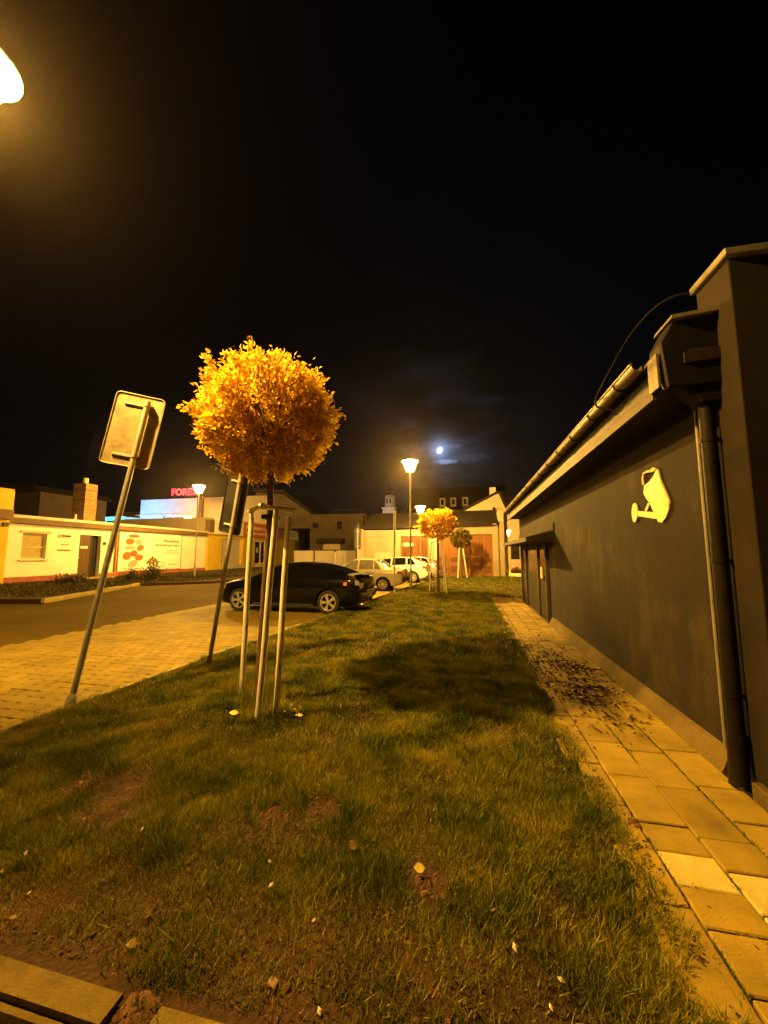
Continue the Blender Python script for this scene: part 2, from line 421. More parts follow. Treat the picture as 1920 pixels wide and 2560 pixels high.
M['garage_panel'] = mat('garage_panel', (0.52, 0.45, 0.32), (0.60, 0.53, 0.39), 0.7, 0.9)
M['brown_gate'] = mat('brown_gate', (0.21, 0.085, 0.018), (0.29, 0.12, 0.028), 1.6, 0.65, stretch=(4, 4, 0.5))
M['brown_gate_dark'] = mat('brown_gate_dark', (0.12, 0.045, 0.012), (0.17, 0.065, 0.016), 2.0, 0.65)
M['gable_wall'] = mat('gable_wall', (0.52, 0.43, 0.30), (0.60, 0.51, 0.37), 0.6, 0.9)
M['white_pillar'] = mat('white_pillar', (0.72, 0.68, 0.58), (0.78, 0.74, 0.64), 1.0, 0.8)
M['pink_wall'] = mat('pink_wall', (0.56, 0.42, 0.33), (0.64, 0.49, 0.39), 0.6, 0.9)
M['church'] = mat('church_plaster', (0.62, 0.58, 0.56), (0.72, 0.68, 0.66), 0.5, 0.9)
M['hill'] = mat('hill', (0.012, 0.013, 0.007), (0.022, 0.022, 0.012), 0.1, 1.0)
M['black_paint'] = mat('black_car_paint', (0.0025, 0.0027, 0.0034), None, rough=0.4, coat=0.4, spec=0.05)
M['beige_paint'] = mat('beige_car_paint', (0.46, 0.43, 0.35), (0.50, 0.47, 0.38), 2.0, 0.35, metal=0.25, coat=0.7)
M['white_paint'] = mat('white_car_paint', (0.70, 0.69, 0.66), (0.74, 0.73, 0.70), 2.0, 0.3, coat=0.8)
M['silver_paint'] = mat('silver_car_paint', (0.50, 0.49, 0.47), (0.55, 0.54, 0.52), 2.0, 0.3, metal=0.4, coat=0.8)
M['red_paint'] = mat('red_car_paint', (0.55, 0.02, 0.03), (0.60, 0.03, 0.04), 2.0, 0.3, coat=0.8)
M['tyre'] = mat('tyre', (0.018, 0.017, 0.016), (0.03, 0.028, 0.026), 20, 0.9)
M['rim'] = mat('rim', (0.62, 0.61, 0.58), (0.70, 0.69, 0.66), 10, 0.3, metal=0.7)
M['rim_dull'] = mat('rim_dull', (0.40, 0.38, 0.34), (0.46, 0.44, 0.40), 10, 0.45, metal=0.4)
M['arch'] = mat('wheel_arch', (0.01, 0.01, 0.01), None, rough=0.95)
M['black_trim'] = mat('black_trim', (0.02, 0.02, 0.02), None, rough=0.6)
M['car_glass'] = mat('car_glass', (0.004, 0.004, 0.004), None, rough=0.04, spec=0.5)
M['car_glass_pale'] = mat('car_glass_pale', (0.10, 0.095, 0.075), (0.17, 0.16, 0.12), 2.5, 0.06, spec=0.7)
M['tail_red'] = mat('tail_light_red', (0.30, 0.045, 0.02), (0.36, 0.06, 0.03), 20, 0.12, coat=0.6)
M['tail_orange'] = mat('tail_light_orange', (0.75, 0.25, 0.02), None, rough=0.15, coat=0.6)
M['lens_clear'] = mat('lens_clear', (0.60, 0.59, 0.55), (0.75, 0.74, 0.70), 40, 0.12, metal=0.6)
M['petal_red'] = mat('petal_red', (0.65, 0.03, 0.03), (0.75, 0.06, 0.05), 20, 0.7)
M['plate'] = mat('plate', (0.72, 0.71, 0.68), None, rough=0.5)

def brick_mat(name, c1, c2, mortar, sc):
    m = bpy.data.materials.new(name); m.use_nodes = True
    nt = m.node_tree; b = nt.nodes['Principled BSDF']; b.inputs['Roughness'].default_value = 0.9
    g = nt.nodes.new('ShaderNodeNewGeometry')
    sx = nt.nodes.new('ShaderNodeSeparateXYZ'); nt.links.new(g.outputs['Position'], sx.inputs[0])
    ad_ = nt.nodes.new('ShaderNodeMath'); ad_.operation = 'ADD'
    nt.links.new(sx.outputs[0], ad_.inputs[0]); nt.links.new(sx.outputs[1], ad_.inputs[1])
    cx = nt.nodes.new('ShaderNodeCombineXYZ')
    nt.links.new(ad_.outputs[0], cx.inputs[0]); nt.links.new(sx.outputs[2], cx.inputs[1])
    br = nt.nodes.new('ShaderNodeTexBrick')
    br.inputs['Color1'].default_value = (*c1, 1); br.inputs['Color2'].default_value = (*c2, 1); br.inputs['Mortar'].default_value = (*mortar, 1)
    br.inputs['Scale'].default_value = sc; br.inputs['Mortar Size'].default_value = 0.035
    nt.links.new(cx.outputs[0], br.inputs['Vector'])
    nt.links.new(br.outputs['Color'], b.inputs['Base Color'])
    bp = nt.nodes.new('ShaderNodeBump'); bp.inputs['Strength'].default_value = 0.6; bp.inputs['Distance'].default_value = 0.02; bp.invert = True
    nt.links.new(br.outputs['Fac'], bp.inputs['Height']); nt.links.new(bp.outputs[0], b.inputs['Normal'])
    return m
M['bay_paving'] = mat('bay_paving', (0.15, 0.108, 0.010), (0.26, 0.19, 0.018), 2.0, 0.75, bump=0.3, bscale=30, detail=9)
M['brick'] = brick_mat('chimney_brick', (0.30, 0.17, 0.06), (0.42, 0.27, 0.10), (0.16, 0.11, 0.06), 1.55)

# ------------------------------------------------------------------ value noise for scattering
class VNoise:
    def __init__(s, seed, n=64):
        s.g = np.random.default_rng(seed).random((n, n)); s.n = n
    def __call__(s, x, y, f):
        x = np.asarray(x) * f + 17.3; y = np.asarray(y) * f + 9.1
        xi = np.floor(x).astype(int); yi = np.floor(y).astype(int)
        fx = x - xi; fy = y - yi
        fx = fx * fx * (3 - 2 * fx); fy = fy * fy * (3 - 2 * fy)
        n = s.n
        a = s.g[xi % n, yi % n]; b = s.g[(xi + 1) % n, yi % n]; c = s.g[xi % n, (yi + 1) % n]; d = s.g[(xi + 1) % n, (yi + 1) % n]
        return (a * (1 - fx) + b * fx) * (1 - fy) + (c * (1 - fx) + d * fx) * fy
VN = VNoise(3); VN2 = VNoise(8)

def kerb_x(y):           # the line of the parking kerb
    return -4.20 + (y - 2.9) * 0.086

# ================================================================== SETTING
# ---- far ground sheet
g_ = MB(); g_.add([(-400, -60, -0.16), (400, -60, -0.16), (400, 600, -0.16), (-400, 600, -0.16)], [(0, 1, 2, 3)])
struct(g_.build('ground', M['far_ground'], solid=False))
# ---- parking and road surface
park = MB()
park.add([(-60, 0.0, -0.09), (kerb_x(0.0), 0.0, -0.09), (kerb_x(30), 30, -0.09), (-60, 30, -0.09)], [(0, 1, 2, 3)])
park.add([(-60, 30, -0.09), (kerb_x(30), 30, -0.09), (kerb_x(30), 60, -0.09), (-60, 60, -0.09)], [(0, 1, 2, 3)])
parking = struct(park.build('parking_paving', M['asphalt'], solid=False))
bays = MB(); bays.add([(-8.2, 9.15, -0.045), (kerb_x(9.15) - .005, 9.15, -0.045), (kerb_x(28) - .005, 28, -0.045), (-7.6, 28, -0.045)], [(0, 1, 2, 3)])
struct(bays.build('parking_bays', M['bay_paving'], solid=False))
# ---- block pavers beside the kerb
bed = MB()
bed.add([(-8.22, 0.9, -0.084), (kerb_x(0.9) - 0.005, 0.9, -0.084), (kerb_x(9.2) - 0.005, 9.2, -0.084), (-8.22, 9.2, -0.084)], [(0, 1, 2, 3)])
bedding = struct(bed.build('paver_bedding', M['paver_joint'], solid=False))
px, py = 0.20, 0.165
pm = MB(); pm.box(-px / 2 + 0.0025, px / 2 - 0.0025, -py / 2 + 0.0025, py / 2 - 0.0025, -0.05, 0)
paver0 = pm.build('paver', M['paver'], bedding, bevel=0.006)
cells = []
ang = math.atan(0.086)
for j in range(0, 50):
    for i in range(0, 34):
        ly = 0.95 + j * py; off = (j % 2) * px / 2
        lx = -0.11 - i * px - off
        y = ly; x = kerb_x(y) + lx
        if x < -8.12: continue
        if x < -1.60 * y - 0.4: continue
        cells.append((math.hypot(x, y), x, y))
cells.sort()
rest = MB()
for k, (d, x, y) in enumerate(cells):
    z = -0.040 + random.uniform(-0.004, 0.004)
    if k < 300:
        if k == 0:
            o = paver0; o.location = (x, y, z)
        else:
            o = copy_mesh_obj(paver0, bedding, (x, y, z))
        o.rotation_euler = (random.uniform(-0.012, 0.012), random.uniform(-0.012, 0.012), -ang)
    else:
        a = px / 2 - 0.0055; b = py / 2 - 0.0055
        rest.add([(x - a, y - b, z), (x + a, y - b, z), (x + a, y + b, z), (x - a, y + b, z),
                  (x - a - .004, y - b - .004, z - 0.012), (x + a + .004, y - b - .004, z - 0.012), (x + a + .004, y + b + .004, z - 0.012), (x - a - .004, y + b + .004, z - 0.012)],
                 [(0, 1, 2, 3), (4, 5, 1, 0), (5, 6, 2, 1), (6, 7, 3, 2), (7, 4, 0, 3)])
if rest.v:
    stuff(rest.build('paver_field', M['paver'], bedding, solid=False))
# ---- kerb along the parking
kb = MB()
kb.add([(kerb_x(1.3), 1.3, -0.10), (kerb_x(1.3) + .12, 1.3, -0.10), (kerb_x(27) + .12, 27, -0.10), (kerb_x(27), 27, -0.10)], [(0, 1, 2, 3)])
kerb = struct(kb.build('kerb', M['paver_joint'], solid=False))
ks = MB(); ks.box(0, 0.10, 0.006, 0.994, -0.12, 0.035)
kstone = ks.build('kerb_stone', M['kerb'], kerb, bevel=0.012, seg=2)
y = 1.3
for k in range(25):
    o = kstone if k == 0 else copy_mesh_obj(kstone, kerb)
    o.location = (kerb_x(y), y, random.uniform(-0.012, 0.006)); o.rotation_euler = (random.uniform(-.006, .006), random.uniform(-.02, .02), -ang + random.uniform(-.004, .004))
    y += 1.0037
# ---- near kerb at the lawn's end, with the pavement below it
fk = MB(); fk.add([(-4.4, 1.255, 0.006), (1.0, 1.255, -0.03), (1.0, 1.39, -0.005), (-4.4, 1.39, 0.008), (-4.4, 1.255, -0.13), (1.0, 1.255, -0.13)], [(0, 1, 2, 3), (4, 5, 1, 0)])
fkerb = struct(fk.build('front_kerb', M['soil'], solid=False))
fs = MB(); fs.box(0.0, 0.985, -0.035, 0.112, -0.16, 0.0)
fstone = fs.build('kerb_stone', M['kerb_vignetted'], fkerb, bevel=0.026, seg=4, smooth=True)
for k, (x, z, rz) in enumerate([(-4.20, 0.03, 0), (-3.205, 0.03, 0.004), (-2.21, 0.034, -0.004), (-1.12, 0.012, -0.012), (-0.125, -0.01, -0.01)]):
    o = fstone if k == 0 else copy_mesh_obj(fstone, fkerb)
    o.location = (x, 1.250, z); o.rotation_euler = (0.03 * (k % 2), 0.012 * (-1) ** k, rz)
pv = MB(); pv.add([(-6, -3, -0.12), (6, -3, -0.12), (6, 1.26, -0.12), (-6, 1.26, -0.12)], [(0, 1, 2, 3)])
pave = struct(pv.build('front_pavement', M['paver_joint'], solid=False))
p2 = MB(); p2.box(-0.047, 0.047, -0.097, 0.097, -0.05, 0)
pstone = p2.build('paver', M['paver'], pave, bevel=0.006)
first = True
for j in range(3):
    for i in range(30):
        o = pstone if first else copy_mesh_obj(pstone, pave)
        first = False
        o.location = (-2.6 + i * 0.1, 1.105 - j * 0.2, -0.07 + random.uniform(-.003, .003))

# ---- lawn
BARE = [(-2.30, 2.26, 0.28), (-2.65, 2.38, 0.18), (-1.12, 2.26, 0.20), (-0.95, 2.45, 0.13), (-0.2, 2.05, 0.10), (-2.05, 3.75, 0.15)]
def lawn_z(x, y):
    return 0.012 + 0.035 * (VN(x, y, 0.9) - 0.5) + 0.03 * (VN2(x, y, 3.0) - 0.5) + 0.012 * (VN(x, y, 11.0) - 0.5) + 0.004 * np.exp(-((np.asarray(y) - 1.35) / 0.10) ** 2)
def grass_amount(x, y):
    x = np.asarray(x, float); y = np.asarray(y, float)
    a = 0.05 + 1.0 * VN2(x, y, 2.1) + 0.45 * VN(x, y, 7.0)
    for bx_, by_, br_ in BARE:
        d = np.hypot(x - bx_, y - by_) / br_ + 1.1 * (VN(x, y, 5.0) - 0.5) + 0.7 * (VN2(x, y, 15.0) - 0.5)
        a = a * np.clip((d - 0.55) / 0.6, 0.04, 1)
    front = np.clip((y - 1.36 - 0.25 * VN(x, y, 3.0)) / 0.25, 0.42, 1)
    return a * front
nx, ny = 60, 150
xs = np.linspace(0, 1, nx); ys = 1.305 + 27.6 * np.linspace(0, 1, ny) ** 1.7
verts = []; faces = []
for j in range(ny):
    x0 = kerb_x(ys[j]) + 0.10; x1 = 0.80 if ys[j] < 14.9 else min(3.3, 0.80 + (ys[j] - 14.9) * 2.0)
    for i in range(nx):
        x = x0 + (x1 - x0) * xs[i]
        verts.append((x, ys[j], float(lawn_z(x, ys[j]))))
for j in range(ny - 1):
    for i in range(nx - 1):
        a = j * nx + i
        faces.append((a, a + 1, a + nx + 1, a + nx))
lm = MB(); lm.v = verts; lm.f = faces
lawn = struct(lm.build('lawn', M['soil'], solid=False, smooth=True))
def blades(n, xr, yr, hmin, hmax, w, extra=None):
    y = yr[0] + (yr[1] - yr[0]) * rng.random(n)
    x = xr[0] + (xr[1] - xr[0]) * rng.random(n)
    keep = (x > kerb_x(y) + 0.085) & (rng.random(n) < grass_amount(x, y)) & ((x < 0.78 + 0.14 * (VN(x * 0, y, 4.0) - 0.4)) | (y > 14.9)) & (x < 3.2)
    x, y = x[keep], y[keep]; n = len(x)
    clump = VN(x, y, 4.5)
    h = (hmin + (hmax - hmin) * rng.random(n)) * (0.30 + 1.0 * clump + 0.55 * VN2(x, y, 11.0) ** 2)
    a = rng.random(n) * 2 * np.pi
    lean = (0.2 + 0.9 * rng.random(n)) * h
    la = rng.random(n) * 2 * np.pi
    z = lawn_z(x, y) - 0.004
    ww = w * (0.6 + 0.8 * rng.random(n))
    p0 = np.stack([x - np.cos(a) * ww, y - np.sin(a) * ww, z], 1)
    p1 = np.stack([x + np.cos(a) * ww, y + np.sin(a) * ww, z], 1)
    p2_ = np.stack([x + np.cos(la) * lean, y + np.sin(la) * lean, z + h], 1)
    return np.stack([p0, p1, p2_], 1).reshape(-1, 3)
def tri_object(name, V, m):
    n = len(V) // 3
    me = bpy.data.meshes.new(name)
    me.vertices.add(len(V)); me.vertices.foreach_set('co', V.astype(np.float32).ravel())
    me.loops.add(len(V)); me.loops.foreach_set('vertex_index', np.arange(len(V), dtype=np.int32))
    me.polygons.add(n); me.polygons.foreach_set('loop_start', np.arange(0, len(V), 3, dtype=np.int32))
    me.update(); me.validate()
    me.materials.append(m)
    o = bpy.data.objects.new(name, me); col.objects.link(o)
    return o
V = [blades(330000, (-4.3, 0.95), (1.38, 3.2), 0.022, 0.060, 0.0024),
     blades(230000, (-4.2, 0.95), (3.2, 6.0), 0.03, 0.065, 0.0036),
     blades(90000, (-4.0, 0.95), (6.0, 11.0), 0.03, 0.07, 0.006),
     blades(60000, (-3.6, 0.95), (11.0, 18.0), 0.03, 0.07, 0.010),
     blades(50000, (-3.0, 3.2), (15.0, 28.5), 0.03, 0.07, 0.014)]
# taller tufts at the foot of the stakes
def tuft(cx, cy, n, r, h):
    x = cx + rng.normal(0, r, n); y = cy + rng.normal(0, r, n)
    a = rng.random(n) * 6.28; la = rng.random(n) * 6.28; hh = h * (0.4 + 0.7 * rng.random(n)); ln = hh * (0.1 + 0.6 * rng.random(n))
    z = lawn_z(x, y)
    return np.stack([np.stack([x - np.cos(a) * .003, y - np.sin(a) * .003, z], 1), np.stack([x + np.cos(a) * .003, y + np.sin(a) * .003, z], 1),
                     np.stack([x + np.cos(la) * ln, y + np.sin(la) * ln, z + hh], 1)], 1).reshape(-1, 3)
for cx_, cy_, n_, r_, h_ in [(-2.57, 4.15, 160, 0.07, 0.26), (-1.95, 3.5, 170, 0.08, 0.15), (-1.82, 3.6, 190, 0.07, 0.18), (-2.15, 3.9, 200, 0.14, 0.2), (-1.1, 2.9, 120, 0.12, 0.1), (-3.7, 5.0, 80, 0.1, .1), (-1.16, 1.32, 70, .035, .06)]:
    V.append(tuft(cx_, cy_, n_, r_, h_))
def edge_grass(n, x0, spread, yr, h):
    y = yr[0] + (yr[1] - yr[0]) * rng.random(n) ** 1.3; x = x0 + rng.normal(0, spread, n)
    k = VN(x * 0 + x0, y, 3.3) + 0.3 * VN2(x, y, 9.0) > 0.68
    x, y = x[k], y[k]; n = len(x)
    a = rng.random(n) * 6.28; la = rng.random(n) * 6.28; hh = h * (.3 + .8 * rng.random(n)); ln = hh * (.3 + .9 * rng.random(n)); z = np.full(n, 0.008)
    return np.stack([np.stack([x - np.cos(a) * .003, y - np.sin(a) * .003, z], 1), np.stack([x + np.cos(a) * .003, y + np.sin(a) * .003, z], 1),
                     np.stack([x + np.cos(la) * ln, y + np.sin(la) * ln, z + hh], 1)], 1).reshape(-1, 3)
V.append(edge_grass(16000, 0.80, 0.045, (1.4, 13), 0.055))
for x0_ in (0.95, 1.225, 1.5, 1.76): V.append(edge_grass(5000, x0_, 0.006, (1.8, 13), 0.022))
stuff(tag(tri_object('grass', np.concatenate(V), M['grass']), 'short patchy grass covering the lawn strip between kerb and path', 'grass'))

# ---- path of slabs along the wall
pb = MB(); pb.add([(0.60, 0.2, -0.02), (1.9, 0.2, -0.02), (1.9, 15.2, -0.02), (0.60, 15.2, -0.02)], [(0, 1, 2, 3)])
path = struct(pb.build('path', M['dirt_on_path'], solid=False))
cols_ = [(0.675, 0.945), (0.955, 1.220), (1.230, 1.495), (1.505, 1.77)]
joints = {1: [1.30, 1.80, 2.06, 2.28, 2.51, 2.74, 3.24, 3.75, 4.26], 2: [1.3, 1.66, 1.92, 2.18, 2.42, 2.66, 3.16, 3.66, 4.15]}
pale = {(1, 2.28), (2, 2.18), (2, 1.92)}
for c_, (xa, xb) in enumerate(cols_):
    js = joints.get(c_, [1.3 + 0.09 * c_])[:]
    while js[-1] < 14.8: js.append(js[-1] + random.choice([0.5, 0.5, 0.28, 0.36]))
    for k in range(len(js) - 1):
        ya, yb = js[k] + 0.005, js[k + 1] - 0.005
        jag = 0.0
        a_ = xa
        sm = MB()
        zt = 0.018 + random.uniform(-0.006, 0.006)
        if c_ == 0:
            a_ = 0.72 + random.uniform(-0.03, 0.07)
            sm.prism([(a_, ya), (xb, ya), (xb, yb), (a_ + random.uniform(-.04, .05), yb), (a_ + random.uniform(-.04, .05), (ya + yb) / 2)], 'z', -0.03, zt)
        else:
            sm.box(a_, xb, ya, yb, -0.03, zt)
        sm.build('slab', M['slab_pale'] if (c_, js[k]) in pale else M['slab'], path, bevel=0.006)
dp = MB()   # crumbs of soil on the path's edge and on the bare ground
def blob(mb, x, y, z, rx, ry, h, n=9):
    vv = [(x, y, z + h)]; 
    for k in range(n):
        a = 6.283 * k / n; q = random.uniform(0.7, 1.2)
        vv.append((x + rx * q * math.cos(a) * .6, y + ry * q * math.sin(a) * .6, z + h * random.uniform(.5, .9)))
    for k in range(n):
        a = 6.283 * k / n; q = random.uniform(0.75, 1.25)
        vv.append((x + rx * q * math.cos(a), y + ry * q * math.sin(a), z - 0.002))
    ff = [(0, 1 + k, 1 + (k + 1) % n) for k in range(n)] + [(1 + k, 1 + n + k, 1 + n + (k + 1) % n, 1 + (k + 1) % n) for k in range(n)]
    mb.add(vv, ff)
for (x, y, rx, ry, n_) in [(1.02, 2.22, 0.045, 0.05, 90), (0.93, 2.72, 0.03, 0.035, 50), (1.10, 2.03, 0.05, 0.03, 60), (0.86, 1.95, 0.04, .04, 30), (0.88, 2.45, .04, .08, 60), (0.93, 3.9, .03, .2, 60), (0.86, 3.2, .03, .3, 70)]:
    for q in range(n_):
        r_ = abs(random.gauss(0, .004)) + .002
        blob(dp, x + random.gauss(0, rx * .7), y + random.gauss(0, ry * .7), 0.017, r_ * random.uniform(.8, 2), r_ * random.uniform(.8, 2), r_ * .5, 6)
for k in range(420):
    yy = 3.6 + 11 * random.random() ** 1.2
    r_ = abs(random.gauss(0, .010)) + .004
    blob(dp, random.choice([0.80, 0.82, 0.95, 0.95, 1.225, 1.5, 1.68]) + random.gauss(0, 0.035), yy, 0.017, r_, r_ * random.uniform(1, 3), r_ * .4, 6)
for (x, y, rx, ry, h_) in [(-1.175, 1.285, .075, .075, .045), (-1.15, 1.335, .09, .06, .04), (-0.13, 1.28, .07, .07, .03), (-1.19, 1.225, .05, .05, .02)]:
    for q in range(7): blob(dp, x + random.gauss(0, rx * .25), y + random.gauss(0, ry * .25), -.01, rx * random.uniform(.4, .9), ry * random.uniform(.4, .9), h_ * random.uniform(.5, 1), 9)
for k in range(500):
    if random.random() < .5:
        bx_, by_, br_ = random.choice(BARE); a_ = random.random() * 6.28; q_ = br_ * math.sqrt(random.random()) * .9
        x, y = bx_ + q_ * math.cos(a_), by_ + q_ * math.sin(a_)
    else:
        x, y = random.uniform(-2.2, .8), 1.38 + abs(random.gauss(0, .16))
    if y < 1.37: continue
    r_ = abs(random.gauss(0, .006)) + .0025
    blob(dp, x, y, float(lawn_z(x, y)), r_ * random.uniform(.8, 1.6), r_ * random.uniform(.8, 1.6), r_ * random.uniform(.6, 1.2), 6)
stuff(tag(dp.build('soil_crumbs', M['dirt_on_path'], solid=False, smooth=True), 'dark crumbs of soil on the slab path and the bare ground', 'soil'))

# ---- far pavement right of the garage, verge by the white building
fp = MB(); fp.add([(1.6, 28.4, 0.03), (9, 27.2, 0.03), (9, 60, 0.03), (2.6, 60, 0.03)], [(0, 1, 2, 3)])
struct(fp.build('far_pavement', M['slab_pale'], solid=False))
vg = MB()
vg.prism([(-14.3, 10.6), (-15.5, 13.5), (-16.9, 17.3), (-15.8, 18.3), (-14.2, 19.6), (-14.8, 34), (-19, 46), (-23.4, 46), (-23.4, 10), (-17.6, 10)], 'z', -0.12, 0.05)
verge = struct(vg.build('verge', M['soil']))
def far_blades(n, poly_test, xr, yr, w, h):
    x = xr[0] + (xr[1] - xr[0]) * rng.random(n); y = yr[0] + (yr[1] - yr[0]) * rng.random(n)
    k = poly_test(x, y) & (rng.random(n) < 0.3 + 0.8 * VN(x, y, 0.7)); x, y = x[k], y[k]; n = len(x)
    a = rng.random(n) * 6.28; hh = h * (.4 + .8 * rng.random(n)); la = rng.random(n) * 6.28
    z = np.full(n, 0.045)
    return np.stack([np.stack([x - np.cos(a) * w, y - np.sin(a) * w, z], 1), np.stack([x + np.cos(a) * w, y + np.sin(a) * w, z], 1),
                     np.stack([x + np.cos(la) * hh * .5, y + np.sin(la) * hh * .5, z + hh], 1)], 1).reshape(-1, 3)
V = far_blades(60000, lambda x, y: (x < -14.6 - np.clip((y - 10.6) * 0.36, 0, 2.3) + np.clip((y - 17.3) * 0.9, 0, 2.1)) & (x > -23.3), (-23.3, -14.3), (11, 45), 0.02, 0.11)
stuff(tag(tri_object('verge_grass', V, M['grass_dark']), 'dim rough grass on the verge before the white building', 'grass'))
vk = MB(); vk.add([(-14.25, 10.5, -0.05), (-14.1, 10.5, -0.05), (-16.7, 17.4, -0.05), (-16.85, 17.4, -0.05)], [(0, 1, 2, 3)])
vkerb = struct(vk.build('verge_kerb', M['paver_joint'], solid=False))
va = math.atan2(17.3 - 10.6, -16.9 + 14.3)
for k in range(7):
    m_ = MB(); m_.box(0.006, 0.994, -0.06, 0.06, -0.15, 0.09)
    o = m_.build('kerb_stone', M['kerb'], vkerb, bevel=0.015)
    o.location = (-14.22 + math.cos(va) * k, 10.6 + math.sin(va) * k, random.uniform(-.02, .01)); o.rotation_euler = (0, 0, va + random.uniform(-.01, .01))

# ---- hill behind the town
hv = []; hf = []
prof = [(-160, 14), (-120, 20), (-80, 17), (-50, 20), (-30, 24), (-12, 26), (4, 24), (20, 27), (50, 33), (90, 30), (140, 22)]
for k, (x, z) in enumerate(prof):
    hv += [(x, 150, -0.2), (x, 165, z * .75), (x, 190, z), (x, 240, -0.2)]
for k in range(len(prof) - 1):
    for j in range(3):
        a = k * 4 + j
        hf.append((a, a + 4, a + 5, a + 1))
hm = MB(); hm.v = hv; hm.f = hf
struct(hm.build('hill', M['hill'], solid=False, smooth=True))

# ================================================================== STREET LAMPS
def street_lamp(label, x, y, top, rim=0.29, low=0.14, hb=0.42, z0=0.0, power=1.0):
    t = thing('street_lamp', label, 'street lamp', (x, y, z0), group='sodium street lamps')
    p = MB(); p.tube([(x, y, z0), (x, y, z0 + 0.9)], 0.062, 14); p.tube([(x, y, z0 + 0.9), (x, y, top - hb - 0.04)], 0.038, 12)
    p.build('post', M['lamp_post'], t, smooth=True)
    c = MB(); c.lathe([(0.0, top - hb - 0.10), (0.05, top - hb - 0.10), (0.075, top - hb - 0.02), (0.078, top - hb - 0.004), (0.0, top - hb - 0.004)], 18, (x, y, 0))
    c.build('collar', M['lamp_post'], t, smooth=True)
    b = MB(); b.lathe([(0.075, top - hb), (low, top - hb + .003), (low + (rim - low) * .28, top - hb * .62), (low + (rim - low) * .62, top - hb * .28), (rim, top - 0.045)], 20, (x, y, 0))
    bo = b.build('bowl', M['lamp_bowl'], t, smooth=True, solid=False)
    u = MB(); zc = top - hb * .5; u.lathe([(0, zc - .08), (.038, zc - .07), (.062, zc - .038), (.07, zc), (.062, zc + .038), (.038, zc + .07), (0, zc + .08)], 14, (x, y, 0))
    u.build('bulb', M['lamp_bulb'] if power == 1.0 else emit('sodium_burner', SODIUM, LAMP_L * power), bo, smooth=True, solid=False)
    k = MB(); k.lathe([(0.0, top - 0.03), (rim + 0.03, top - 0.03), (rim + 0.03, top), (0.10, top + 0.06), (0, top + 0.06)], 22, (x, y, 0))
    k.build('cap', M['lamp_post'], t, smooth=True)
    return t
street_lamp('nearest street lamp, cut by the upper left corner of the photo', -4.40, 2.24, 6.21, rim=.30, low=.145, hb=.43, power=1.0)
street_lamp('tall street lamp standing between the beige car and the second small tree', -2.58, 17.80, 6.0, rim=.37, low=.18, hb=.50, power=1.55)
street_lamp('street lamp rising behind the small orange tree before the garage gates', -3.22, 27.2, 4.98, rim=0.36, low=.18, hb=.48, power=.30)
street_lamp('street lamp on the verge in front of the white building, next to the red letters', -18.09, 23.0, 6.30, rim=.40, low=.2, hb=.52, z0=0.04, power=1.1)
street_lamp('distant small street lamp glowing low before the pale blue wall', -32.6, 39.8, 5.95, rim=.42, low=.22, hb=.55, power=.5)
street_lamp('short street lamp beyond the end of the dark wall at right', 3.43, 35.35, 3.66, rim=.34, low=.17, hb=.46, power=.7)

# ================================================================== RIGHT: DARK LOW BUILDING
WX = 1.87
dark = thing('garden_store', 'long low dark rendered building with gutter along the right side', 'building', (3.5, 9, 0))
w = MB()
w.box(WX, 6.2, 3.42, 14.75, 0, 2.86)
w.build('wall', M['dark_render'], dark)
pl = MB(); pl.prism([(1.76, -0.02), (1.885, -0.02), (1.885, 0.17), (1.835, 0.15)], 'y', 3.44, 9.55); pl.build('plinth', M['plinth'], dark)
so = MB(); so.box(1.50, 1.90, 3.35, 14.85, 2.865, 2.885); so.build('soffit', M['black_sheet'], dark)
fa = MB(); fa.box(1.470, 1.499, 3.33, 14.88, 2.82, 2.945); fa.build('fascia', M['fascia'], dark)
rf = MB(); rf.prism([(1.44, 3.115), (1.44, 3.145), (6.2, 3.75), (6.2, 2.9), (1.505, 2.9), (1.505, 3.10)], 'y', 3.40, 14.86); rf.build('roof', M['black_sheet'], dark)
# half round gutter
gu = MB(); n = 9; gx, gz, gr = 1.405, 3.14, 0.062
vv = []; ff = []
for yy in (3.36, 14.95):
    for k in range(n):
        a = math.pi + math.pi * k / (n - 1)
        vv.append((gx + gr * math.cos(a), yy, gz + gr * math.sin(a)))
    for k in range(n):
        a = 2 * math.pi - math.pi * k / (n - 1)
        vv.append((gx + (gr - .006) * math.cos(a), yy, gz + (gr - .006) * math.sin(a)))
m_ = 2 * n
for k in range(m_): ff.append((k, (k + 1) % m_, m_ + (k + 1) % m_, m_ + k))
ff.append(tuple(range(m_))[::-1]); ff.append(tuple(range(m_, 2 * m_)))
gu.add(vv, ff)
gutter = gu.build('gutter', M['gutter'], dark, smooth=True)
bd = MB(); bd.tube([(gx - gr, 3.36, gz + 0.004), (gx - gr, 14.95, gz + 0.004)], 0.011, 8); bd.build('bead', M['gutter'], gutter, smooth=True)
y = 3.75
while y < 14.8:
    b = MB()
    pts = [(gx + (gr + .004) * math.cos(math.pi + math.pi * k / 8), y, gz + (gr + .004) * math.sin(math.pi + math.pi * k / 8)) for k in range(9)]
    b.tube([(pts[0][0] - .004, y, gz + .02)] + pts + [(1.476, y, gz + .0)], 0.008, 6)
    b.build('bracket', M['pipe'], gutter, smooth=True)
    y += 0.78
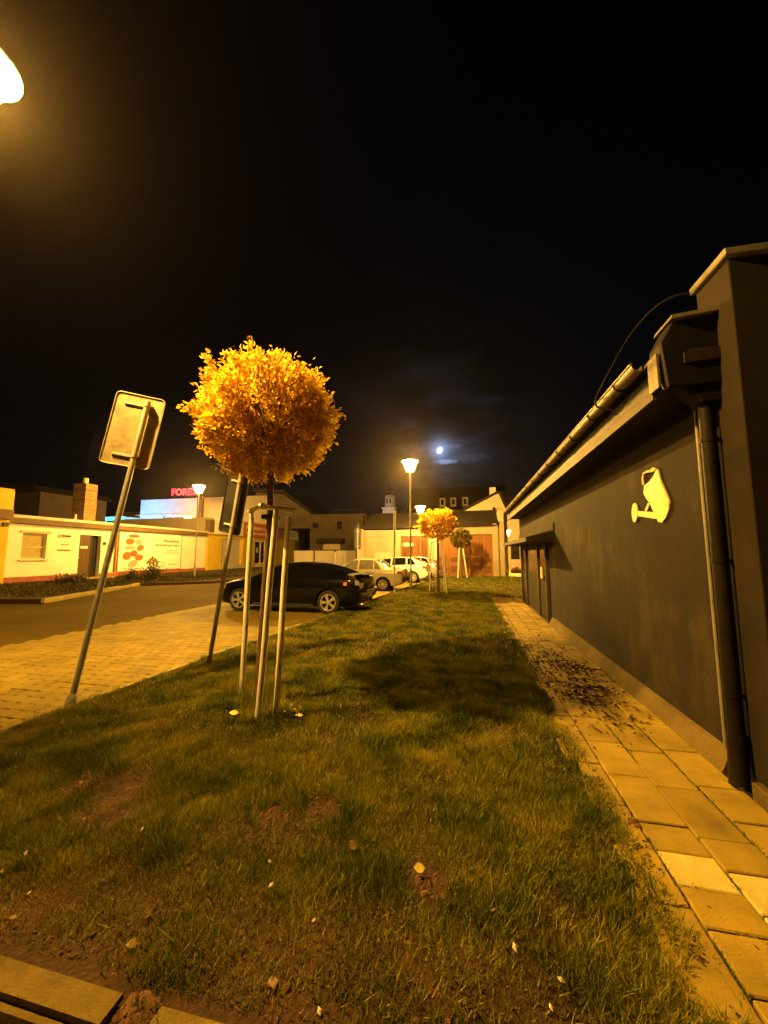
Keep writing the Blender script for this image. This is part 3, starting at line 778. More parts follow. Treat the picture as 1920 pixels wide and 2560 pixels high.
# boxed end of the eave and hopper with downpipe
eb = MB(); eb.prism([(1.47, 3.20), (1.56, 3.36), (1.96, 3.40), (1.96, 2.86), (1.50, 2.84)], 'y', 3.16, 3.345); eb.build('eave_end', M['black_sheet'], dark, bevel=0.012)
ec = MB(); ec.prism([(1.54, 3.365), (1.55, 3.395), (1.99, 3.435), (1.99, 3.405)], 'y', 3.12, 3.40); ec.build('eave_cap', M['cap_metal'], dark)
ee = MB(); ee.box(1.448, 1.466, 3.18, 3.33, 2.86, 3.13); ee.build('gutter_end', M['gutter'], dark)
hp = MB(); hp.prism([(1.60, 2.94), (1.955, 2.94), (1.955, 2.85), (1.845, 2.72), (1.735, 2.72), (1.56, 2.88)], 'y', 3.18, 3.33); hp.build('hopper', M['black_sheet'], dark, bevel=0.01)
hs = MB(); hs.prism([(1.62, 3.02), (1.93, 3.04), (1.93, 3.12), (1.66, 3.13), (1.62, 3.10)], 'y', 3.145, 3.162); hs.build('patch_plate', M['block_render'], dark)
dn = MB(); dn.tube([(1.795, 3.27, 2.78), (1.795, 3.27, 0.34)], 0.05, 18); dn.tube([(1.795, 3.27, 0.36), (1.79, 3.265, 0.14), (1.765, 3.235, 0.03)], 0.058, 18)
dpipe = dn.build('downpipe', M['pipe'], dark, smooth=True)
for z in (0.62, 1.55, 2.45):
    c = MB(); c.lathe([(0.051, -0.015), (0.057, -0.015), (0.057, 0.015), (0.051, 0.015)], 18, (1.795, 3.27, z)); c.build('clamp', M['pipe'], dpipe, smooth=True)
cd = MB(); cd.tube([(1.845, 3.50, 2.84), (1.845, 3.50, 0.17)], 0.013, 8); cd.build('pale_tube', M['cap_metal'], dark, smooth=True)  # thin pale upright tube left of the downpipe
# door hood with the doors below it
hood = MB(); hood.prism([(1.30, 1.895), (1.30, 1.965), (1.90, 2.11), (1.90, 1.86), (1.36, 1.87)], 'y', 9.05, 14.7)
hood_o = hood.build('door_hood', M['black_sheet'], dark)
hf_ = MB(); hf_.box(1.272, 1.298, 9.04, 14.71, 1.875, 1.972); hf_.build('edge_board', M['frame_grey'], hood_o)
hw = MB(); hw.box(1.846, 1.868, 9.0, 14.72, 2.13, 2.27); hw.build('flashing', M['dark_render'], hood_o)
for ya, yb in [(9.98, 10.86), (10.90, 12.95), (13.10, 14.0)]:
    d = MB(); d.box(1.845, 1.868, ya, yb, 0.03, 1.84)
    do = d.build('door', M['door_grey'], dark, bevel=0.004)
    pn = MB(); pn.box(1.838, 1.844, ya + .12, yb - .12, .2, .95); pn.build('door_panel', M['door_grey'], do)
    pn = MB(); pn.box(1.838, 1.844, ya + .12, yb - .12, 1.05, 1.7); pn.build('door_panel', M['dark_glass'], do)
for ya in (9.80, 10.865, 12.96, 14.01):
    d = MB(); d.box(1.80, 1.866, ya, ya + .1 if ya < 12 else ya + .12, 0.0, 1.85); d.build('door_post', M['frame_grey'], dark)
ys_ = MB(); ys_.box(1.786, 1.796, 10.2, 10.44, 0.99, 1.27); tag(ys_.build('marker_strip', M['yellow_strip']), 'small yellow strip fixed beside the doors under the hood', 'marker')

# tall block at the right edge
blk = thing('tall_block', 'tall dark rendered block with pale coping at the right edge', 'building', (4, 2.2, 0))
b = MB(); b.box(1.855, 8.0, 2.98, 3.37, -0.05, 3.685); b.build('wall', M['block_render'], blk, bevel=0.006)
c = MB(); c.box(1.815, 8.0, 2.94, 3.385, 3.688, 3.745); c.build('coping', M['cap_metal'], blk, bevel=0.008)
bs = MB(); bs.box(1.80, 8.0, 2.94, 3.18, -0.05, 0.10); bs.build('base_strip', M['plinth'], blk, bevel=0.01)

# cable slung from the block to the gutter
cb = MB()
pts = [(1.83, 3.372, 3.70), (1.76, 3.39, 3.715), (1.67, 3.45, 3.715), (1.58, 3.58, 3.675), (1.50, 3.80, 3.58), (1.44, 4.02, 3.44), (1.37, 4.13, 3.29), (1.318, 4.15, 3.18), (1.31, 4.14, 3.10), (1.36, 4.11, 3.05), (1.44, 4.09, 3.02), (1.47, 4.08, 2.96)]
sm_ = []
for i in range(len(pts) - 1):
    p0 = Vector(pts[max(i - 1, 0)]); p1 = Vector(pts[i]); p2v = Vector(pts[i + 1]); p3 = Vector(pts[min(i + 2, len(pts) - 1)])
    for q in range(4):
        t_ = q / 4
        sm_.append(0.5 * ((2 * p1) + (-p0 + p2v) * t_ + (2 * p0 - 5 * p1 + 4 * p2v - p3) * t_ ** 2 + (-p0 + 3 * p1 - 3 * p2v + p3) * t_ ** 3))
sm_.append(Vector(pts[-1]))
cb.tube(sm_, 0.0095, 8)
tag(cb.build('cable', M['pipe'], smooth=True), 'thin cable curving from the tall block down to the gutter', 'cable')

# watering can cut-out on the wall
can = thing('watering_can_sign', 'flat yellow watering can cut-out fixed high on the dark wall', 'sign', (1.86, 4.4, 1.9))
body = [(4.54, 2.435), (4.504, 2.457), (4.426, 2.458), (4.352, 2.45), (4.307, 2.457), (4.233, 2.437), (4.209, 2.412), (4.188, 2.33), (4.126, 2.226), (4.05, 2.105), (4.043, 2.072), (4.065, 2.011), (4.132, 1.941), (4.216, 1.902), (4.282, 1.914), (4.316, 1.958), (4.411, 2.085), (4.448, 2.132), (4.516, 2.191), (4.555, 2.24), (4.53, 2.317)]
m_ = MB(); m_.prism([(4.53, 2.317), (4.40, 2.345), (4.315, 2.378), (4.25, 2.425), (4.233, 2.437), (4.209, 2.412)] + body[7:20], 'x', 1.853, 1.866); bo = m_.build('body', M['can_yellow'], can)
m_ = MB(); m_.prism([(4.188, 2.32), (4.126, 2.222), (4.055, 2.105), (4.048, 2.072), (4.068, 2.02), (4.16, 2.10), (4.20, 2.22)], 'x', 1.8505, 1.8528); m_.build('shade_print', M['can_yellow_deep'], bo)
m_ = MB(); m_.tube([(1.853, 4.54, 2.33), (1.853, 4.548, 2.40), (1.853, 4.515, 2.445), (1.853, 4.43, 2.452), (1.853, 4.34, 2.435), (1.853, 4.27, 2.43)], 0.013, 8); m_.build('handle', M['can_yellow'], can, smooth=True)
m_ = MB(); m_.tube([(1.853, 4.36, 2.44), (1.853, 4.30, 2.452), (1.853, 4.24, 2.43)], 0.016, 8); m_.build('handle', M['can_yellow'], can, smooth=True)
m_ = MB(); m_.prism([(4.75, 2.073), (4.335, 2.014), (4.291, 1.942), (4.742, 2.015)], 'x', 1.855, 1.866); m_.build('spout', M['can_yellow'], can)
m_ = MB(); m_.prism([(4.741, 2.053), (4.759, 2.0), (4.792, 1.963), (4.831, 1.951), (4.866, 1.969), (4.887, 2.012), (4.888, 2.068), (4.869, 2.123), (4.835, 2.16), (4.795, 2.169), (4.761, 2.15), (4.741, 2.108)], 'x', 1.851, 1.866); m_.build('rose', M['can_yellow'], can)
m_ = MB(); m_.prism([(4.569, 2.057), (4.487, 2.126), (4.446, 2.118), (4.518, 2.046)], 'x', 1.856, 1.866); m_.build('brace', M['can_yellow'], can)

# ================================================================== TREES
def leaf_cloud(cx, cy, cz, rx, rz, ntwig, nleaf, size, seed, shoots=True):
    rg = np.random.default_rng(seed)
    V = []; F = []
    twigs = []
    def leaf(p, d, up, s):
        d = d / (np.linalg.norm(d) + 1e-9)
        sd = np.cross(d, up); sd /= (np.linalg.norm(sd) + 1e-9)
        nn = np.cross(sd, d)
        L = s; Wd = s * 0.29
        o = len(V)
        V.extend([p, p + d * L * .42 + sd * Wd + nn * Wd * .35, p + d * L, p + d * L * .42 - sd * Wd + nn * Wd * .35])
        F.append((o, o + 1, o + 2)); F.append((o, o + 2, o + 3))
    for t in range(ntwig):
        z = 1 - 2 * (t + 0.5) / ntwig; a = t * 2.39996 + rg.normal(0, .15)
        r = math.sqrt(max(0, 1 - z * z))
        d = np.array([r * math.cos(a), r * math.sin(a), z]) + rg.normal(0, .14, 3); d /= np.linalg.norm(d)
        ln = 0.86 + 0.12 * rg.random()
        if shoots and d[2] > -0.2 and rg.random() < 0.20: ln = 1.0 + 0.12 * rg.random()
        if rg.random() < .07: continue
        start = 0.40 + .25 * rg.random()
        bend = np.array([0, 0, 0.10]) * rg.random()
        P = []
        for q in range(7):
            f = start + (ln - start) * q / 6
            P.append(np.array([cx + d[0] * rx * f, cy + d[1] * rx * f, cz + d[2] * rz * f]) + bend * (q / 6) ** 2)
        twigs.append(P)
        for q in range(nleaf):
            f = 0.12 + 0.90 * ((q + rg.random()) / nleaf) ** .62
            f = min(f, 1.0)
            k = min(int(f * 6), 5); fr = f * 6 - k
            p = P[k] * (1 - fr) + P[k + 1] * fr
            p = p + rg.normal(0, .034, 3)
            td = (P[k + 1] - P[k]); td /= np.linalg.norm(td)
            rd = rg.normal(0, 1, 3)
            ld = td * (.55 + .5 * f) + rd * .62 + np.array([0, 0, -.12])
            leaf(p, ld, rg.normal(0, 1, 3) + np.array([0, 0, .8]), size * (.5 + .85 * rg.random()))
        if ln > 0.98:   # a clear shoot with paired leaves at its tip
            td = P[6] - P[5]; td /= np.linalg.norm(td)
            for q in range(5):
                p = P[6] - td * .028 * q
                for sgn in (-1, 1):
                    sd = np.cross(td, [0.3, 0.5, 0.8]); sd /= np.linalg.norm(sd)
                    leaf(p, td * .8 + sd * sgn * .9 + rg.normal(0, .2, 3), rg.normal(0, 1, 3), size * .95)
            leaf(P[6], td, rg.normal(0, 1, 3), size)
    return V, F, twigs
def globe_tree(label, x, y, cz, rx, rz, trunk_pts, tr, leafm, ntwig, nleaf, size, seed, limbs=True):
    t = thing('globe_tree', label, 'tree', (x, y, 0), group='small globe trees on the lawn')
    k = MB(); k.tube(trunk_pts, tr, 12)
    top = Vector(trunk_pts[-1])
    trk = k.build('trunk', M['bark'], t, smooth=True)
    V, F, tw = leaf_cloud(x, y, cz, rx, rz, ntwig, nleaf, size, seed)
    if limbs:
        lb = MB()
        for P in tw[::6]:
            mid = (np.array(top) * .5 + P[0] * .5) + np.array([0, 0, .04])
            lb.tube([tuple(top - Vector((0, 0, .1))), tuple(mid), tuple(P[0]), tuple(P[3]), tuple(P[6])], [.016, .012, .009, .005, .002], 5)
        for P in tw:
            lb.tube([tuple(P[1]), tuple(P[3]), tuple(P[6])], [.004, .003, .0015], 3, cap=False)
        lb.build('branches', M['bark'], t, solid=False)
    c = MB(); c.v = [tuple(p) for p in V]; c.f = F
    stuff(c.build('crown', leafm, t, solid=False))
    return t
def tree_support(label, cx, cy, stakes, bars, rad):
    t = thing('tree_support', label, 'tree stakes', (cx, cy, 0), group='stake frames round the small trees')
    for (p, q) in stakes:
        m_ = MB(); p = Vector(p); q = Vector(q)
        m_.tube([p, p.lerp(q, .33) + Vector((.004, 0, 0)), p.lerp(q, .66) - Vector((.003, 0, 0)), q], [rad * .93, rad * 1.02, rad, rad * .96], 14)
        m_.build('stake', M['stake'], t, smooth=True)
    for (p, q) in bars:
        m_ = MB(); m_.tube([p, q], rad * .8, 10); m_.build('crossbar', M['stake'], t, smooth=True)
    return t
# near tree
globe_tree('nearest globe tree with a round golden crown, left of centre', -2.22, 3.90, 3.09, 0.775, 0.73,
           [(-2.22, 3.92, -0.02), (-2.20, 3.90, .7), (-2.165, 3.87, 1.25), (-2.12, 3.86, 2.05), (-2.14, 3.87, 2.5), (-2.17, 3.88, 2.9)],
           [.042, .036, .033, .032, .036, .03], M['leaf'], 560, 58, 0.047, 5)
tree_support('pale wooden stakes and crossbars round the nearest globe tree', -2.15, 3.8,
             [((-1.99, 3.50, -.05), (-1.865, 3.52, 2.06)), ((-1.86, 3.61, -.05), (-1.80, 3.66, 1.98)), ((-2.57, 4.15, -.05), (-2.50, 4.12, 2.10))],
             [((-2.56, 4.16, 2.11), (-1.99, 3.47, 2.085)), ((-2.06, 3.50, 2.075), (-1.72, 3.66, 2.045))], 0.031)
st = MB(); st.box(-2.20, -2.04, 3.80, 3.94, 1.98, 2.03); tag(st.build('tree_tie', M['strap'], bevel=.008), 'black tie holding the nearest tree to its stakes', 'tie')
# second and third
globe_tree('second globe tree, small and bright orange, beside the middle of the lawn', -1.24, 16.3, 2.80, 0.80, 0.62,
           [(-1.22, 16.3, 0), (-1.22, 16.3, 1.1), (-1.21, 16.3, 2.2), (-1.23, 16.3, 2.6)], [.07, .05, .045, .04], M['leaf_red'], 220, 20, 0.11, 9)
tree_support('thin stakes round the second globe tree', -1.2, 16.3,
             [((-1.62, 16.6, -.02), (-1.50, 16.5, 2.12)), ((-.86, 15.9, -.02), (-.98, 16.1, 2.12)), ((-1.0, 16.9, -.02), (-1.05, 16.6, 2.12))],
             [((-1.52, 16.52, 2.08), (-.96, 16.08, 2.08))], 0.03)
globe_tree('farthest globe tree, small dull olive crown before the brown gates', -0.44, 26.0, 2.58, 0.70, 0.66,
           [(-.42, 26, 0), (-.42, 26, 1.2), (-.42, 26, 2.4)], [.05, .04, .035], M['leaf_green'], 150, 20, 0.13, 12)
tree_support('pale splayed stakes under the farthest globe tree', -0.4, 26,
             [((-.66, 25.9, -.02), (-.52, 25.95, 2.05)), ((-.06, 25.9, -.02), (-.30, 25.95, 2.05)), ((-.4, 26.4, -.02), (-.4, 26.2, 2.05))],
             [((-.56, 25.94, 1.98), (-.26, 25.94, 1.98))], 0.045)

# ================================================================== SIGNS
def road_sign(label, loc, height, lean, yaw, pw, ph, plate_z, off, m_back, m_front, pole_r=0.031, face='back', foot=True):
    t = thing('road_sign', label, 'sign', loc, group='road signs on leaning posts')
    t.rotation_euler = (lean[0], lean[1], yaw)
    p = MB(); p.tube([(0, 0, -.05), (0, 0, height)], pole_r, 16); p.build('post', M['steel'], t, smooth=True, world=False)
    if foot:
        f = MB(); f.lathe([(0, 0), (pole_r + .022, 0), (pole_r + .018, .10), (pole_r + .002, .13), (0, .13)], 14); f.build('foot', M['steel'], t, smooth=True, world=False)
    r = 0.045; z0 = plate_z; poly = []
    for cx_, cz_, a0 in [(pw / 2 - r, ph / 2 - r, 0), (-pw / 2 + r, ph / 2 - r, 90), (-pw / 2 + r, -ph / 2 + r, 180), (pw / 2 - r, -ph / 2 + r, 270)]:
        for k in range(5):
            a = R(a0 + 22.5 * k); poly.append((off + cx_ + r * math.cos(a), z0 + cz_ + r * math.sin(a)))
    b = MB(); b.prism(poly, 'y', pole_r + .022, pole_r + .026); pl_ = b.build('plate', m_back, t, world=False)
    f = MB(); f.prism([(off + (q[0] - off) * .97, z0 + (q[1] - z0) * .97) for q in poly], 'y', pole_r + .0265, pole_r + .0285); f.build('sign_face', m_front, pl_, world=False)
    rim = MB(); rim.tube([(q[0], pole_r + .016, q[1]) for q in poly] + [(poly[0][0], pole_r + .016, poly[0][1])], .007, 6); rim.build('rolled_edge', m_back, pl_, smooth=True, world=False)
    for dz in (ph * .36, -ph * .36):
        c = MB(); c.box(off - pw * .30, off + pw * .30, pole_r + .004, pole_r + .021, z0 + dz - .014, z0 + dz + .014); c.build('rail', M['steel'], t, world=False, bevel=.003)
        c = MB(); c.lathe([(pole_r + .001, -.018), (pole_r + .007, -.018), (pole_r + .007, .018), (pole_r + .001, .018)], 14, (0, 0, z0 + dz)); c.build('clamp', M['steel'], t, smooth=True, world=False)
    return t
road_sign('leaning road sign at far left seen from its rusty unpainted back', (-4.13, 3.45, 0.0), 3.45, (-0.02, 0.15, 0), 0.44, 0.53, 0.88, 3.08, -0.10, M['sign_back'], M['sign_white'])
road_sign('leaning road sign with a black back half hidden by the golden tree', (-3.69, 5.09, 0.02), 2.80, (0.13, 0.21, 0), 0.08, 0.33, 0.88, 2.35, -0.06, M['sign_dark'], M['sign_white'])
sg = road_sign('road sign seen edge on at the kerb beside the beige car', (-2.93, 15.56, 0.0), 3.36, (0, R(-1.0), 0), R(-76), 0.6, 0.78, 2.95, 0, M['sign_white'], M['sign_white'])
b = MB(); b.box(-.22, .22, .035, .042, 1.98, 2.5); b.build('plate', M['sign_dark'], sg, world=False)
road_sign('dark narrow road sign in front of the grey boundary panels', (-7.05, 24.4, -0.05), 3.3, (0, 0, 0), R(20), 0.42, 1.35, 2.62, 0, M['sign_dark'], M['sign_white'], pole_r=.04)

# ================================================================== CARS
def pchip(xk, yk, x):
    xk = np.array(xk, float); yk = np.array(yk, float); x = np.clip(np.asarray(x, float), xk[0], xk[-1])
    h = np.diff(xk); d = np.diff(yk) / h
    m = np.zeros(len(xk)); m[0] = d[0]; m[-1] = d[-1]
    for i in range(1, len(xk) - 1):
        if d[i - 1] * d[i] > 0:
            w1 = 2 * h[i] + h[i - 1]; w2 = h[i] + 2 * h[i - 1]
            m[i] = (w1 + w2) / (w1 / d[i - 1] + w2 / d[i])
    i = np.clip(np.searchsorted(xk, x, 'right') - 1, 0, len(h) - 1)
    t = (x - xk[i]) / h[i]
    return ((2 * t ** 3 - 3 * t ** 2 + 1) * yk[i] + (t ** 3 - 2 * t ** 2 + t) * h[i] * m[i] + (-2 * t ** 3 + 3 * t ** 2) * yk[i + 1] + (t ** 3 - t ** 2) * h[i] * m[i + 1])
CARS = {
 'coupe': dict(L=4.50, ra=0.86, fa=3.62, r=0.325,
   zt=[(0, .94), (.04, 1.0), (.22, 1.035), (.45, 1.10), (.95, 1.27), (1.5, 1.375), (2.0, 1.40), (2.45, 1.345), (2.85, 1.20), (3.25, 1.005), (3.5, .95), (4.1, .83), (4.38, .70), (4.5, .52)],
   zs=[(0, .86), (.04, .925), (.3, .955), (1.2, .945), (2.4, .90), (3.2, .875), (3.6, .86), (4.1, .76), (4.38, .64), (4.5, .48)],
   w=[(0, .75), (.06, .80), (.3, .85), (.9, .885), (2.2, .885), (3.4, .88), (3.95, .84), (4.3, .70), (4.5, .46)],
   wr=[(0, .60), (.4, .62), (.9, .59), (1.5, .56), (2.3, .565), (2.8, .62), (3.3, .72), (4.1, .64), (4.5, .36)],
   zb=[(0, .38), (.12, .25), (.5, .19), (4.1, .19), (4.42, .24), (4.5, .34)],
   side=[(1.00, 1.36, .62, 1.38), (1.42, 2.92, 1.44, 2.72)], ws=(2.50, 3.24), rw=(0.40, 1.34), roofx=1.95),
 'sedan': dict(L=4.20, ra=0.88, fa=3.36, r=0.29,
   zt=[(0, .80), (.04, .93), (.12, .965), (.62, 1.00), (.98, 1.22), (1.30, 1.385), (1.85, 1.43), (2.3, 1.39), (2.75, 1.20), (3.1, 1.00), (3.4, .95), (3.9, .85), (4.1, .72), (4.2, .55)],
   zs=[(0, .75), (.04, .86), (.3, .90), (1.2, .90), (2.4, .875), (3.1, .865), (3.4, .85), (3.9, .77), (4.1, .65), (4.2, .5)],
   w=[(0, .68), (.05, .76), (.3, .81), (1.0, .825), (2.2, .825), (3.3, .82), (3.8, .78), (4.08, .68), (4.2, .5)],
   wr=[(0, .60), (.5, .63), (.95, .60), (1.4, .565), (2.2, .565), (2.7, .61), (3.1, .70), (3.9, .62), (4.2, .4)],
   zb=[(0, .40), (.1, .28), (.5, .21), (3.85, .21), (4.12, .26), (4.2, .36)],
   side=[(.98, 1.28, 1.30, 1.36), (1.36, 2.02, 1.38, 2.02), (2.10, 2.92, 2.10, 2.55)], ws=(2.36, 3.06), rw=(0.68, 1.26), roofx=1.8),
 'hatch': dict(L=4.35, ra=0.80, fa=3.45, r=0.315,
   zt=[(0, .85), (.03, 1.00), (.10, 1.06), (.35, 1.20), (.75, 1.37), (1.3, 1.46), (1.9, 1.47), (2.4, 1.40), (2.85, 1.22), (3.2, 1.04), (3.5, .98), (4.0, .87), (4.25, .73), (4.35, .55)],
   zs=[(0, .80), (.03, .93), (.3, .98), (1.2, .95), (2.4, .91), (3.2, .88), (3.5, .87), (4.0, .79), (4.25, .66), (4.35, .5)],
   w=[(0, .72), (.05, .80), (.3, .86), (1.0, .885), (2.2, .885), (3.4, .88), (3.9, .83), (4.22, .70), (4.35, .5)],
   wr=[(0, .62), (.3, .64), (.8, .61), (1.4, .59), (2.3, .59), (2.8, .64), (3.2, .73), (4.0, .64), (4.35, .4)],
   zb=[(0, .40), (.1, .28), (.5, .20), (4.0, .20), (4.27, .25), (4.35, .36)],
   side=[(.62, 1.12, .90, 1.16), (1.20, 2.02, 1.24, 2.02), (2.10, 3.02, 2.10, 2.62)], ws=(2.45, 3.16), rw=(0.14, .74), roofx=1.7),
}
def car(name, label, kind, paint, loc, rotz, glass='car_glass', rim='rim', spokes=7, tail='tail_red', spoiler=False, detail=True, mass='car'):
    K = CARS[kind]; L = K['L']
    def f(key, x): return pchip([p[0] for p in K[key]], [p[1] for p in K[key]], x)
    SK = [0, 1, 2, 3, 4, 5, 6, 7, 8, 9, 10]
    def ring(x):
        zt, zs, w_, wr_, zb = (float(f(k, x)) for k in ('zt', 'zs', 'w', 'wr', 'zb'))
        zt = max(zt, zs + .025); wr_ = min(wr_, w_ * .93)
        wb = w_ * .955
        pts = [(0, zb), (w_ * .82, zb), (w_ * .955, zb + .07), (w_ * .995, zb + (zs - zb) * .45), (w_, zb + (zs - zb) * .78), (wb, zs),
               (wb + (wr_ - wb) * .38, zs + (zt - zs) * .36), (wb + (wr_ - wb) * .74, zs + (zt - zs) * .70), (wr_, zs + (zt - zs) * .90), (wr_ * .66, zs + (zt - zs) * .985), (0, zt)]
        return pts
    def S(x, s):
        p = ring(x)
        return Vector((x, float(pchip(SK, [q[0] for q in p], s)), float(pchip(SK, [q[1] for q in p], s))))
    t = thing(name, label, 'car', loc, rotz)
    nst = 56 if detail else 30
    xs_ = L * (0.5 - 0.5 * np.cos(np.pi * np.linspace(0.0, 1, nst))) * .35 + L * np.linspace(0, 1, nst) * .65
    ss = np.linspace(0, 10, 31 if detail else 21)
    V = []; F = []; m = len(ss)
    for x in xs_:
        p = ring(float(x))
        yy = pchip(SK, [q[0] for q in p], ss); zz = pchip(SK, [q[1] for q in p], ss)
        rr = [(float(x), float(yy[k]), float(zz[k])) for k in range(m)] + [(float(x), -float(yy[k]), float(zz[k])) for k in range(m - 2, 0, -1)]
        V += rr
    n = 2 * m - 2
    for i in range(nst - 1):
        for k in range(n):
            F.append((i * n + k, i * n + (k + 1) % n, (i + 1) * n + (k + 1) % n, (i + 1) * n + k))
    F.append(tuple(range(n))[::-1]); F.append(tuple((nst - 1) * n + k for k in range(n)))
    bmb = MB(); bmb.v = V; bmb.f = F
    body = bmb.build('body', paint, t, world=False)
    body.data.materials.append(M['arch'])
    # wheel arches cut out of the body
    cut = MB()
    wr0 = K['r']
    for ax in (K['ra'], K['fa']):
        for sgn in (-1, 1):
            cut.lathe([(0, sgn * .56), (wr0 + .055, sgn * .56), (wr0 + .055, sgn * 1.2), (0, sgn * 1.2)], 32, (ax, 0, wr0), axis='y')
    co = cut.build('cutter', M['arch'], None, world=False)
    md = body.modifiers.new('b', 'BOOLEAN'); md.operation = 'DIFFERENCE'; md.object = co; md.solver = 'EXACT'
    co.location = loc; co.rotation_euler = (0, 0, rotz)
    bpy.context.view_layer.update()
    dg = bpy.context.evaluated_depsgraph_get()
    nm = bpy.data.meshes.new_from_object(body.evaluated_get(dg))
    body.modifiers.clear(); body.data = nm
    bpy.data.objects.remove(co, do_unlink=True)
    nm.polygons.foreach_set('use_smooth', [True] * len(nm.polygons))
    try: nm.set_sharp_from_angle(angle=R(38))
    except Exception: pass
    def patch(name, fx0, fx1, s0, s1, m_, parent=t, off=.006, ni=10, nj=6, sides=(1, -1)):
        out = []
        for sg_ in sides:
            b = MB(); vv = []
            for j in range(nj + 1):
                s = s0 + (s1 - s0) * j / nj
                xa, xb = fx0(j / nj), fx1(j / nj)
                for i in range(ni + 1):
                    x = xa + (xb - xa) * i / ni
                    p = S(x, s); px_ = S(min(x + .02, L), s) - S(max(x - .02, 0), s); ps = S(x, min(s + .05, 10)) - S(x, max(s - .05, 0))
                    nn = ps.cross(px_); nn.normalize()
                    if nn.y * 1.0 + nn.z < 0: nn = -nn
                    p = p + nn * off
                    vv.append((p.x, sg_ * p.y, p.z))
            ff = [(j * (ni + 1) + i, j * (ni + 1) + i + 1, (j + 1) * (ni + 1) + i + 1, (j + 1) * (ni + 1) + i) for j in range(nj) for i in range(ni)]
            b.add(vv, ff)
            o = b.build(name, m_, parent, smooth=True, world=False)
            out.append(o)
        return out
    lerp = lambda a, b: (lambda q: a + (b - a) * q)
    G = M[glass]
    for (a0, a1, b0, b1) in K['side']:
        patch('side_window', lerp(a0, b0), lerp(a1, b1), 5.35, 7.9, G)
    # windscreen and rear window, each one mesh across the car
    for nm_, (xa, xb) in (('windscreen', K['ws']), ('rear_window', K['rw'])):
        b = MB(); vv = []; ni, nj = 8, 12
        for j in range(nj + 1):
            q = -1 + 2 * j / nj; s = 10 - abs(q) * 2.0; sg_ = 1 if q >= 0 else -1
            for i in range(ni + 1):
                x = xa + (xb - xa) * i / ni; p = S(x, s)
                px_ = S(x + .02, s) - S(x - .02, s); nn = Vector((-px_.z, 0, px_.x)).normalized() if px_.x > 0 else Vector((0, 0, 1))
                p = p + nn * .007; vv.append((p.x, sg_ * p.y, p.z))
        ff = [(j * (ni + 1) + i, j * (ni + 1) + i + 1, (j + 1) * (ni + 1) + i + 1, (j + 1) * (ni + 1) + i) for j in range(nj) for i in range(ni)]
        b.add(vv, ff); b.build(nm_, G, t, smooth=True, world=False)
    # lights
    zs0 = 3.6
    patch('tail_light', lerp(.0, .0), lerp(.10, .12) if kind == 'coupe' else lerp(.26, .20), 4.05, 4.85, M[tail], off=.008)
    w0, z0_, z1_ = K['w'][0][1], K['zs'][0][1] - .16, K['zs'][0][1] - .02
    for sgn in (1, -1):
        b = MB(); b.box(-.014, -.001, min(sgn * (w0 - .30), sgn * (w0 - .03)), max(sgn * (w0 - .30), sgn * (w0 - .03)), z0_, z1_); b.build('tail_light', M[tail], t, world=False, bevel=.012)
    patch('headlight', lerp(L - .34, L - .44), lerp(L - .08, L - .12), 4.0, 4.6, M['lens_clear'], off=.008)
    if tail == 'lens_clear':
        patch('side_marker', lerp(.33, .33), lerp(.42, .42), 4.0, 4.4, M['tail_orange'], off=.01)
    # rear: bumper, plate
    b = MB(); wv = K['w'][1][1]
    b.prism([(-.045, .40), (-.06, .52), (-.04, .60), (.03, .62), (.05, .42)], 'y', -wv * .92, wv * .92); b.build('bumper', paint if kind != 'sedan' else M['black_trim'], t, world=False, bevel=.02)
    b = MB(); b.box(-.068, -.055, -.26, .26, .42, .53) if kind == 'coupe' else b.box(-.012, -.002, -.26, .26, .66, .77)
    b.build('number_plate', M['plate'], t, world=False)
    b = MB(); b.prism([(L - .02, .30), (L + .03, .36), (L + .03, .48), (L - .04, .52), (L - .08, .30)], 'y', -.46, .46); b.build('front_bumper', paint, t, world=False, bevel=.02)
    if spoiler:
        b = MB(); b.prism([(-.05, 1.06), (-.02, 1.085), (.20, 1.06), (.22, 1.035), (.02, 1.04)], 'y', -.57, .57); b.build('spoiler', paint, t, world=False, bevel=.008)
    # sills, mirrors, handles
    for sgn in (1, -1):
        b = MB(); b.box(K['ra'] + .45, K['fa'] - .45, sgn * .80 if sgn > 0 else -.86, .86 if sgn > 0 else -.80, .20, .27)
        b.build('sill', M['black_trim'], t, world=False, bevel=.015)
        xm = K['ws'][1] - .38
        b = MB(); b.lathe([(0, -.07), (.05, -.06), (.065, 0), (.05, .06), (0, .07)], 10, (xm, sgn * (.96), .95), axis='y'); b.build('mirror', paint, t, world=False, smooth=True)
        for hx in (1.55, 2.40) if kind != 'coupe' else (1.75,):
            pz = S(hx, 4.35); b = MB(); b.box(hx - .10, hx + .10, sgn * (pz.y - .004) if sgn > 0 else -(pz.y + .018), (pz.y + .018) if sgn > 0 else -(pz.y - .004), pz.z - .015, pz.z + .015); b.build('door_handle', M['black_trim'] if kind == 'sedan' else paint, t, world=False, bevel=.006)
    # exhaust tips
    if kind == 'coupe':
        for yy_ in (-.55, .55):
            b = MB(); b.tube([(-.05, yy_, .27), (.10, yy_, .27)], .045, 12); b.build('exhaust_tip', M['rim'], t, world=False, smooth=True)
    # wheels
    r = wr0
